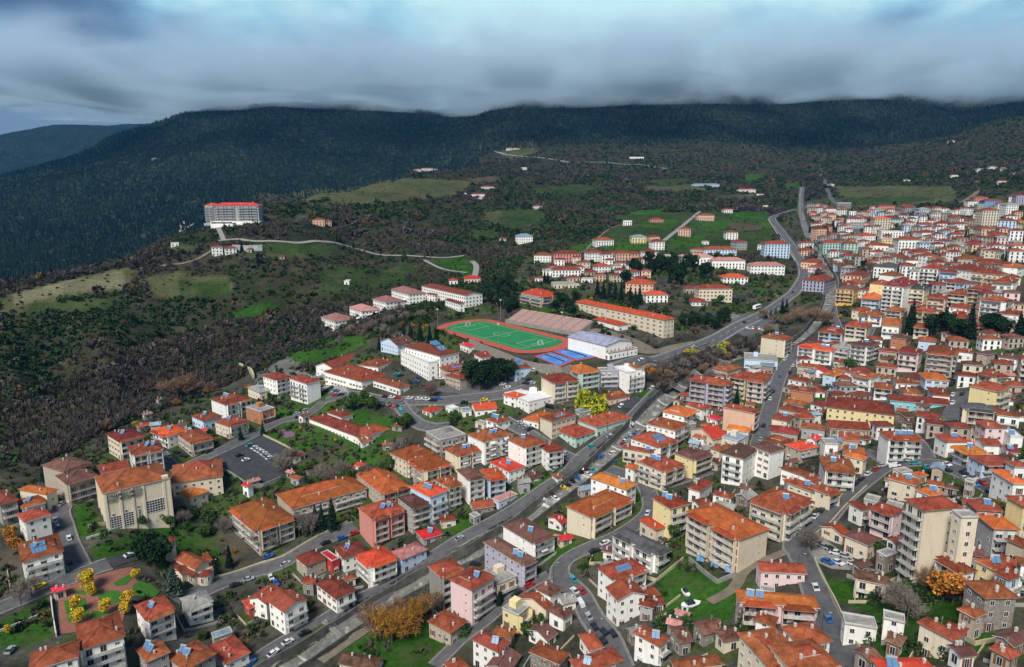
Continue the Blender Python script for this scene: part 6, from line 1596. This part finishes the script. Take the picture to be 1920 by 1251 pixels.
b = MB(); b.tube((0, -.1, 0), (0, .1, 0), .33, n=10); WHEEL = b.mesh('wheel', [RUB])
CARS = []
def nearest_road(x, y):
    best = (1e9, None)
    for L, w in ROADLINES:
        for i in range(len(L) - 1):
            d = (L[i].x - x) ** 2 + (L[i].y - y) ** 2
            if d < best[0]: best = (d, L[i + 1] - L[i])
    return best
def car(px_, py_, col, head=None, sh='car'):
    p = hit(px_, py_); x, y = p.x, p.y
    if head is None:
        d, v = nearest_road(x, y); a = math.atan2(v.y, v.x) if d < 200 else R(random.uniform(-30, 60))
    else:
        q = hit(px_ + head[0] * 10, py_ + head[1] * 10); a = math.atan2(q.y - y, q.x - x)
    for o in CARS:
        if (o['p'] - Vector((x, y))).length < 2.1: return
    lift = .16 + y * .00045
    z = lambda dx, dy: gz(x + dx * math.cos(a) - dy * math.sin(a), y + dx * math.sin(a) + dy * math.cos(a))
    px1, px2, py1, py2 = z(1.3, 0), z(-1.3, 0), z(0, .7), z(0, -.7)
    r = link('parked_car' if sh == 'car' else 'parked_van', None, loc=(x, y, (px1 + px2) / 2 + lift)); r.rotation_euler = (math.atan2(py1 - py2, 1.4), -math.atan2(px1 - px2, 2.6), a)
    link('body', CM[col, sh], r); link('windows', GM[sh], r)
    for wx in (-1.35, 1.35):
        for wy in (-.8, .8): link('wheel', WHEEL, r, (wx, wy, .33))
    CARS.append(dict(o=r, x=px_, y=py_, col=col, p=Vector((x, y)), sh=sh))
for it in """467,837t:1,-.45 477,842w:1,-.45 483,846w:1,-.45 489,849w:1,-.45 495,853w:1,-.45 500,857s:1,-.45 505,861w:1,-.45 513,864k:1,-.45 449,856k:1,-.3 461,865w:1,-.3 392,849k 345,857k:1,.3 331,850k:1,.3 317,858w 557,778s 572,772s
610,731w 631,735b 630,743r 723,746k 735,747w 746,748r 768,749w 786,750w 800,751w 812,753k 822,750b 713,759k:.3,1 719,760k:.3,1 725,760k:.3,1 731,761k:.3,1 738,763r:.3,1 747,765k 753,756g 781,717b 744,703t 751,706k 826,712w 943,723w 951,729w 908,752y 870,757k
1004,693w 992,714k:1,0 986,721k:1,0 998,720s:1,0 1164,763w 1222,729w 973,795s:1,-.4 980,799s:1,-.4 987,803s:1,-.4 994,807k:1,-.4 1108,839t 1142,819s 1058,852s 1148,852w 1141,876s 1152,867b 1167,834r 1171,829w 1175,824t 1182,821s 1189,816b 1194,811s 1040,882s
1127,857b 1056,858s 1095,880d:1,.3 1087,885k:1,.3 1111,885t:1,.3 1103,892w:1,.3 1092,896w:1,.3 1082,901b:1,.3 1072,906k:1,.3 1064,911k:1,.3 1057,917y:1,.3 1034,929d:1,.3 1041,938w:1,.3 1018,937w:1,.3 862,1012s 891,1061k 1135,1021w 1115,1036k 1076,1089t 1091,1111r 1078,1111w 1105,1159s 1115,1178k 1133,1188k 1150,1191k 1132,1204k 993,1101r 970,1116k 784,1172g
513,1225w 540,1207w 571,1190k 471,1246b 441,1100k 467,1089s 509,1086w:.5,1 518,1096b:.5,1 536,1060s 504,1046b 611,1021k 641,1011b 665,1002r 242,1044w 74,1102y 130,1012w 130,1056k 104,978w 108,989b 117,947s 168,930s 19,1223s:1,-1.2
1528,972w 1513,985k 1498,994w 1486,1005s 1215,965w 1540,960k 1563,941w 1573,933y 1605,909k 1615,901k 1628,892w 1642,883r 1716,872t 1738,880t 1776,874w 1777,885k 1808,890k 1810,901w 1826,899s 1829,912b 1844,909r 1858,927k 1635,935b 1534,1023w:1,.5 1545,1029s:1,.5 1558,1034k:1,.5 1569,1041w:1,.2 1586,1047s:1,.2 1552,1057b:1,.4 1571,1059w:1,.4 1602,1062w:1,.3
1201,676w 1444,750w 1450,736k 1405,753s 1472,676w 1476,669w 1481,700k 1487,688w 1562,724t 1579,726s 1596,729w 1796,711w 1802,718r 1802,725k 1785,723k 1787,743w 1787,758w 1804,741k 1745,699s 1688,694s 1457,558s 1487,549k 1499,497s 1500,504b 1516,626t
1400,616w:.2,1 1405,618s:.2,1 1411,617w:.2,1 1417,619r:.2,1 1423,618w:.2,1 1429,620s:.2,1 1435,619k:.2,1 1395,606k 1300,652w 1150,700k 850,798k 1426,826s 1432,800k 1462,708b 1250,738k 1183,798w 640,742k 655,742s 690,745w 560,784k 1655,876s 1700,866k 1890,928w 1560,950b 1555,1165b 1530,1105w""".split():
    xy, _, hd = it.partition(':'); car(float(xy.split(',')[0]), float(xy.split(',')[1][:-1]), xy[-1], tuple(map(float, hd.split(','))) if hd else None)
for x, y, c in ((1030, 765, 'k'), (1090, 1135, 'w'), (753, 773, 't'), (1677, 877, 'w'), (1083, 537, 'w')): car(x, y, c, None, 'van')
p = hit(1419, 580); d, v = nearest_road(p.x, p.y); bus = link('coach', None, loc=(p.x, p.y, p.z + .5)); bus.rotation_euler.z = math.atan2(v.y, v.x); tag(bus, 'white coach parked beside the highway near the plaza', 'bus')
b = MB(); b.box(-6, 6, -1.25, 1.25, .4, 3.2); link('body', b.mesh('body', [flat('coach_white', (.75, .75, .75), .4)]), bus)
b = MB()
for s in (-1, 1): b.box(-5.5, 5.7, s * 1.27 - .01, s * 1.27 + .01, 1.6, 2.7)
b.box(6.002, 6.03, -1.1, 1.1, 1.3, 2.8); link('windows', b.mesh('windows', [GLASS]), bus)
for wx in (-4, 4):
    for wy in (-1.1, 1.1): link('wheel', WHEEL, bus, (wx, wy, .45)).scale = (1.5, 1.5, 1.5)

# poles and lamps
b = MB(); b.tube((0, 0, -.5), (0, 0, 8.6), .13, .08, 6); POLE = b.mesh('pole', [M['dark']]); b = MB(); b.tube((0, 0, 8.3), (1.5, 0, 8.9), .05, n=5); ARM = b.mesh('arm', [M['dark']]); b = MB(); b.box(1.2, 2.0, -.15, .15, 8.82, 8.95); LAMP = b.mesh('lamp_head', [M['tank']])
LAMPS = []
for L, w in ROADLINES:
    if w < 5.4: continue
    i = 4; s = 1
    while i < len(L) - 1:
        p = L[i]
        if p.y < 620 and abs(p.x / p.y) < .76:
            d = (L[i + 1] - L[i]).normalized(); q = p + Vector((-d.y, d.x)) * s * (w / 2 + .7); z_ = gz(q.x, q.y); r = link('street_lamp', None, loc=(q.x, q.y, z_)); r.rotation_euler.z = math.atan2(d.y, d.x) - s * math.pi / 2
            link('pole', POLE, r); link('arm', ARM, r); link('lamp_head', LAMP, r); ex, ey = topx(q.x, q.y, z_ + 5); LAMPS.append(dict(o=r, x=ex, y=ey))
        i += 8
# garden walls of the nearer plots
GWALLS = []
GW = [mottled('plot_wall_pale', (.42, .41, .38), (.24, .23, .21), .6, world=True), WALL['s'], CREAMW]
hs = sorted(HOUSES, key=lambda h: -h['px'])[:150]
for k, h in enumerate(hs):
    if k % 3 == 1 or len(GWALLS) > 75: continue
    c, u_, a, b_ = h['rects'][0]; v_ = Vector((-u_.y, u_.x)); m = 2.6 + (k % 4) * .7
    q = [c - u_ * (a + m) + v_ * b_ * .6, c - u_ * (a + m) - v_ * (b_ + m), c + u_ * (a + m) - v_ * (b_ + m)]
    pts_ = []
    for A_0, B_0 in ((q[0], q[1]), (q[1], q[2])):
        n_ = max(2, int((B_0 - A_0).length / 2)); pts_ += [A_0 + (B_0 - A_0) * (i / n_) for i in range(n_ + (B_0 is q[2]))]
    OCC_ok = all(free(p.x, p.y, 0) for p in pts_)
    if not OCC_ok:
        good = []; cur_ = []
        for p in pts_:
            if free(p.x, p.y, 0): cur_.append(p)
            else:
                if len(cur_) > len(good): good = cur_
                cur_ = []
        if len(cur_) > len(good): good = cur_
        pts_ = good
    if len(pts_) < 4: continue
    w_ = wall_line(line=pts_, h=random.uniform(.7, 1.3), th=.25, mat=GW[k % 3], name='garden_wall', label='x'); mid = pts_[len(pts_) // 2]; ex, ey = topx(mid.x, mid.y, gz(mid.x, mid.y)); GWALLS.append(dict(o=w_, x=ex, y=ey, m=k % 3))
# foot bridge over the stream, bins, goal in the garden
def bridge(x0, y0, x1, y1, lb, w=2.2):
    a, e = hit(x0, y0), hit(x1, y1); a.z = bank(a.x, a.y) + .5; e.z = bank(e.x, e.y) + .5; d = (e - a); L = d.length; b = MB(); b.box(0, L, -w / 2, w / 2, -.35, 0)
    o = link('footbridge', None, loc=a); o.rotation_euler = (0, -math.asin(d.z / L), math.atan2(d.y, d.x)); link('deck', b.mesh('deck', [CONC]), o)
    for s in (-1, 1):
        b = MB(); b.box(0, L, s * w / 2 - .04, s * w / 2 + .04, .95, 1.05)
        for i in range(int(L / 1.2) + 1): b.box(i * 1.2, i * 1.2 + .06, s * w / 2 - .03, s * w / 2 + .03, .0, .95)
        link('railing', b.mesh('railing', [M['rail']]), o)
    tag(o, lb, 'bridge')
bridge(607, 1166, 640, 1196, 'concrete footbridge crossing the stream channel in front of the white gabled house')
bridge(1252, 730, 1278, 738, 'small bridge over the stream where the riverside road bends', 5)
for x, y, c, lb in ((1124, 857, 'b', 'blue rubbish container beside the road junction below the green office'), (1107, 864, 't', 'green rubbish container at the road junction below the green office'), (1737, 880, 't', 'green rubbish container by the road fork above the tower block')):
    p = hit(x, y); b = MB(); b.box(-.9, .9, -.55, .55, .15, 1.2); b.box(-.95, .95, -.6, .6, 1.2, 1.35); tag(link('rubbish_container', b.mesh('rubbish_container', [CM[c, 'car'].materials[0]]), loc=p + Vector((0, 0, .15))), lb, 'container')
# solar collectors standing on the lawn
for x, y, k in ((1313, 1054, 'leftmost'), (1340, 1065, 'middle'), (1367, 1075, 'rightmost')):
    p = hit(x, y); o = link('solar_collector', SOL, loc=p + Vector((0, 0, .5))); o.rotation_euler.z = R(-20); o.scale = (1.2,) * 3; link('tank', TANK, o); tag(o, k + ' of three blue solar collectors standing on the terrace below the apartment block', 'solar collector', 'solar collectors on the terrace')

# ---------------------------------------------------------------- keep the 300 largest houses as things, the rest as one mass
for h in HOUSES: h['size'] = h['px'] * math.sqrt(h['a']) * (1 + .12 * h['n']) * (1 if -30 < h['x'] < 1950 and h['y'] < 1290 else .2)
named = [h for h in HOUSES if not h['o'].name.startswith('house')]; plain = sorted([h for h in HOUSES if h['o'].name.startswith('house')], key=lambda h: -h['size'])
keep, rest = plain[:292], plain[292:]
bpy.context.view_layer.update()
Vs, Fs, Ms, mats, UVs = [], [], [], [], []; off = 0
def kids(o):
    for c in o.children: yield c; yield from kids(c)
dead = []
for h in rest:
    for o in kids(h['o']):
        if o.type != 'MESH': continue
        me = o.data; n_ = len(me.vertices); co = np.empty(n_ * 3, np.float32); me.vertices.foreach_get('co', co); co = co.reshape(-1, 3); mw = np.array(o.matrix_world); Vs.append(co @ mw[:3, :3].T + mw[:3, 3])
        for m_ in me.materials:
            if m_ not in mats: mats.append(m_)
        mi = [mats.index(m_) for m_ in me.materials]
        for p_ in me.polygons: Fs.append([v + off for v in p_.vertices]); Ms.append(mi[p_.material_index])
        u_ = np.empty(len(me.loops) * 2, np.float32); me.uv_layers[0].data.foreach_get('uv', u_); UVs.append(u_); off += n_
    dead += list(kids(h['o'])) + [h['o']]
me = bpy.data.meshes.new('distant_houses'); me.from_pydata(np.concatenate(Vs).tolist(), [], Fs)
for m_ in mats: me.materials.append(m_)
me.polygons.foreach_set('material_index', Ms); me.uv_layers.new(name='UVMap').data.foreach_set('uv', np.concatenate(UVs)); me.update()
tag(link('distant_houses', me), 'crowd of small distant houses with red roofs filling the far quarters', 'distant houses', kind='stuff')
for o in dead: bpy.data.objects.remove(o)

# ---------------------------------------------------------------- labels: look, then where it stands
LM = [('football pitch', 945, 630), ('conference centre', 250, 940), ('little church', 365, 1055), ('round brick park', 200, 1130), ('asphalt car park', 460, 860), ('long orange-roofed hotel', 600, 920), ('pale pink slab block', 885, 1100),
      ('white hospital', 835, 690), ('gym hall', 1130, 640), ('long beige school', 1165, 585), ('green glass office', 1110, 790), ('cream tower block', 1750, 990), ('gravel car park', 1570, 1040), ('long apartment block', 1350, 960), ('highway plaza', 1410, 605),
      ('graveyard pines', 1250, 510), ('hilltop hotel', 443, 400), ('L-shaped school', 655, 800), ('long yellow block', 1610, 770), ('U-shaped white block', 1410, 860), ('turquoise shop row', 1720, 755), ('seven-storey white block', 1677, 555), ('tallest dark fir', 1817, 600),
      ('light blue tower', 1455, 465), ('white school wings', 1400, 490), ('stepped school pavilions', 700, 585), ('stone corner house', 1860, 1110), ('lawn with boats', 1290, 1120), ('rust-coloured tree clump', 735, 1170), ('far cream tower', 1855, 410),
      ('ruined grey shell', 840, 830), ('striped-roof cafe', 810, 775), ('blue tennis courts', 1050, 670), ('grey balcony block', 1330, 700), ('red-roofed corner shop', 1450, 680), ('bottom red-tiled complex', 1480, 1210)]
DIRS = ['right of', 'back-right of', 'behind', 'back-left of', 'left of', 'front-left of', 'in front of', 'front-right of']
NUM = ['zero', 'one', 'two', 'three', 'four', 'five', 'six', 'seven', 'eight', 'nine']; ORD = ['first', 'second', 'third', 'fourth', 'fifth', 'sixth', 'seventh', 'eighth', 'ninth', 'tenth', 'eleventh', 'twelfth', 'thirteenth', 'fourteenth', 'fifteenth']
def place(lst):
    """lst of (obj, look, x, y, category, group)"""
    g = {}
    for o, look, x, y, cat, grp in lst:
        nm, lx_, ly_ = min(LM, key=lambda m: (m[1] - x) ** 2 + ((m[2] - y) * 1.5) ** 2); d = DIRS[int(round(math.atan2(ly_ - y, (x - lx_) / 1.3) / (math.pi / 4))) % 8]
        g.setdefault((look, d, nm), []).append((math.hypot(x - lx_, y - ly_), o, cat, grp))
    for (look, d, nm), v_ in g.items():
        v_.sort(key=lambda t: t[0])
        for k, (_, o, cat, grp) in enumerate(v_):
            lb = f"{look}, {d} the {nm}" if len(v_) == 1 else f"{look}, {ORD[min(k, 14)]} one {d} the {nm}"
            w_ = lb.split()
            tag(o, lb, cat, grp)
lst = []
for h in keep + named:
    if h['o'].get('label'): continue
    if h.get('label'): tag(h['o'], h['label'], 'building'); continue
    n_ = NUM[min(9, h['n'])]; ex_ = ', solar heater' if 's' in h['flags'] else (', solar panels' if 'P' in h['flags'] else ''); shp = {'h': '', 'f': ' flat', 'G': ' gable', 'g': ' gable'}[h['kind']]
    nm = h['o'].name.split('.')[0].replace('_', ' '); rn = RNAME[h['rc']]
    look = f"{WNAME[h['wall']]} {n_}-storey {nm}, {rn}{shp} roof{ex_}"
    lst.append((h['o'], look, h['x'], h['y'], nm if nm != 'schoolhouse' else 'school', 'town houses' if nm == 'house' else None))
TL = dict(fir='tall dark fir', pine='dark spreading pine', broad='green broad tree', bare='bare grey tree', bush='dark green bush', yellow='bright yellow tree', lime='yellow-green round tree', orange='orange autumn tree', russet='bare russet tree', rust='rusty orange tree', greyfir='grey-green fir', purple='bare purplish tree')
for t_ in TREES:
    hh = t_['h']; q = 'small ' if hh < 6 else ('medium ' if hh < 11 else 'large '); lst.append((t_['o'], q + TL[t_['kd']], t_['x'], t_['y'], 'tree' if t_['kd'] != 'bush' else 'bush', TL[t_['kd']] + 's'))
for c in CARS: lst.append((c['o'], f"{CARC[c['col']][0]} {'car' if c['sh'] == 'car' else 'van'} parked on the street", c['x'], c['y'], c['sh'], 'parked vehicles'))
for l_ in LAMPS: lst.append((l_['o'], 'street lamp on a dark pole', l_['x'], l_['y'], 'street lamp', 'street lamps'))
for w_ in GWALLS: lst.append((w_['o'], ('pale garden wall', 'rubble stone garden wall', 'yellowish garden wall')[w_['m']], w_['x'], w_['y'], 'wall', 'garden walls'))
place(lst)
for o in SC.objects:
    for k in ('_x', '_y', '_z', '_rz', '_lx', '_ly', '_ze'):
        if k in o: del o[k]

# ---------------------------------------------------------------- low cloud clinging to the ridges, and the air
NX, NY = 60, 26; xs_ = np.linspace(-2600, 4200, NX); ys_ = np.linspace(2150, 4600, NY); XX, YY = np.meshgrid(xs_, ys_)
base = CZ + 338 + fbm(XX, YY, 520, 4, 91) * 55 + 30 * sst(XX, 300, 1800); th_ = 20 + 900 * sst(YY, 2150, 3300) ; base = np.minimum(base, CZ + 400)
edge = np.minimum(sst(XX, -2600, -1500), 1 - sst(XX, 3600, 4200)) * sst(YY, 2150, 2500) * (1 - sst(YY, 4200, 4600)); mid_ = base + 60
lo_ = mid_ - (mid_ - base) * edge; hi_ = mid_ + th_ * edge + .5
Vc = np.concatenate([np.stack([XX, YY, lo_], -1).reshape(-1, 3), np.stack([XX, YY, hi_], -1).reshape(-1, 3)]); I1 = np.arange(NX * NY).reshape(NY, NX); I2 = I1 + NX * NY; fq = []
for j in range(NY - 1):
    for i in range(NX - 1): fq.append((I1[j, i], I1[j + 1, i], I1[j + 1, i + 1], I1[j, i + 1])); fq.append((I2[j, i], I2[j, i + 1], I2[j + 1, i + 1], I2[j + 1, i]))
for i in range(NX - 1): fq.append((I1[0, i], I1[0, i + 1], I2[0, i + 1], I2[0, i])); fq.append((I1[-1, i + 1], I1[-1, i], I2[-1, i], I2[-1, i + 1]))
for j in range(NY - 1): fq.append((I1[j + 1, 0], I1[j, 0], I2[j, 0], I2[j + 1, 0])); fq.append((I1[j, -1], I1[j + 1, -1], I2[j + 1, -1], I2[j, -1]))
def volmat(name, dens, col, aniso=0.0):
    m = bpy.data.materials.new(name); m.use_nodes = True; t_ = m.node_tree; t_.nodes.clear(); o = t_.nodes.new('ShaderNodeOutputMaterial'); v = t_.nodes.new('ShaderNodeVolumePrincipled')
    v.inputs['Density'].default_value = dens; v.inputs['Color'].default_value = c4(col); v.inputs['Anisotropy'].default_value = aniso; t_.links.new(v.outputs[0], o.inputs['Volume']); return m
mm_ = volmat('cloud_bank', .0065, (.72, .88, 1.0)); t_ = mm_.node_tree; v_ = [n_ for n_ in t_.nodes if n_.type == 'PRINCIPLED_VOLUME'][0]; v_.inputs['Density Attribute'].default_value = ''
g_ = t_.nodes.new('ShaderNodeNewGeometry'); s_ = t_.nodes.new('ShaderNodeSeparateXYZ'); t_.links.new(g_.outputs['Position'], s_.inputs[0])
z_ = t_.nodes.new('ShaderNodeMapRange'); z_.interpolation_type = 'SMOOTHSTEP'; z_.inputs[1].default_value = CZ + 400; z_.inputs[2].default_value = CZ + 680; z_.inputs[3].default_value = .0065; z_.inputs[4].default_value = 0; t_.links.new(s_.outputs[2], z_.inputs[0])
nn_ = t_.nodes.new('ShaderNodeTexNoise'); nn_.inputs['Scale'].default_value = .0034; nn_.inputs['Detail'].default_value = 9; nn_.inputs['Roughness'].default_value = .6; nn_.inputs['Distortion'].default_value = .2; mq_ = t_.nodes.new('ShaderNodeMapping'); mq_.inputs['Scale'].default_value = (1.0, .8, 1.5); t_.links.new(g_.outputs['Position'], mq_.inputs[0]); t_.links.new(mq_.outputs[0], nn_.inputs[0])
nr_ = t_.nodes.new('ShaderNodeMapRange'); nr_.inputs[1].default_value = .43; nr_.inputs[2].default_value = .59; nr_.inputs[3].default_value = .07; nr_.inputs[4].default_value = 1.4; t_.links.new(nn_.outputs[0], nr_.inputs[0])
ml_ = t_.nodes.new('ShaderNodeMath'); ml_.operation = 'MULTIPLY'; t_.links.new(z_.outputs[0], ml_.inputs[0]); t_.links.new(nr_.outputs[0], ml_.inputs[1]); t_.links.new(ml_.outputs[0], v_.inputs['Density'])
me = npmesh('cloud_bank', Vc, np.array(fq), [mm_])
tag(link('cloud_bank', me), 'low grey cloud hanging on the mountain ridges', 'cloud_bank', kind='stuff')
b = MB(); b.box(-9000, 9000, -60, 9600, float(Z0.min()) - 1, float(max(Z0.max() + 20, hi_.max() + 5))); tag(link('haze', b.mesh('haze', [volmat('haze', .000045, (.05, .27, .62))])), 'bluish air between the drone and the mountains', 'haze', kind='stuff')
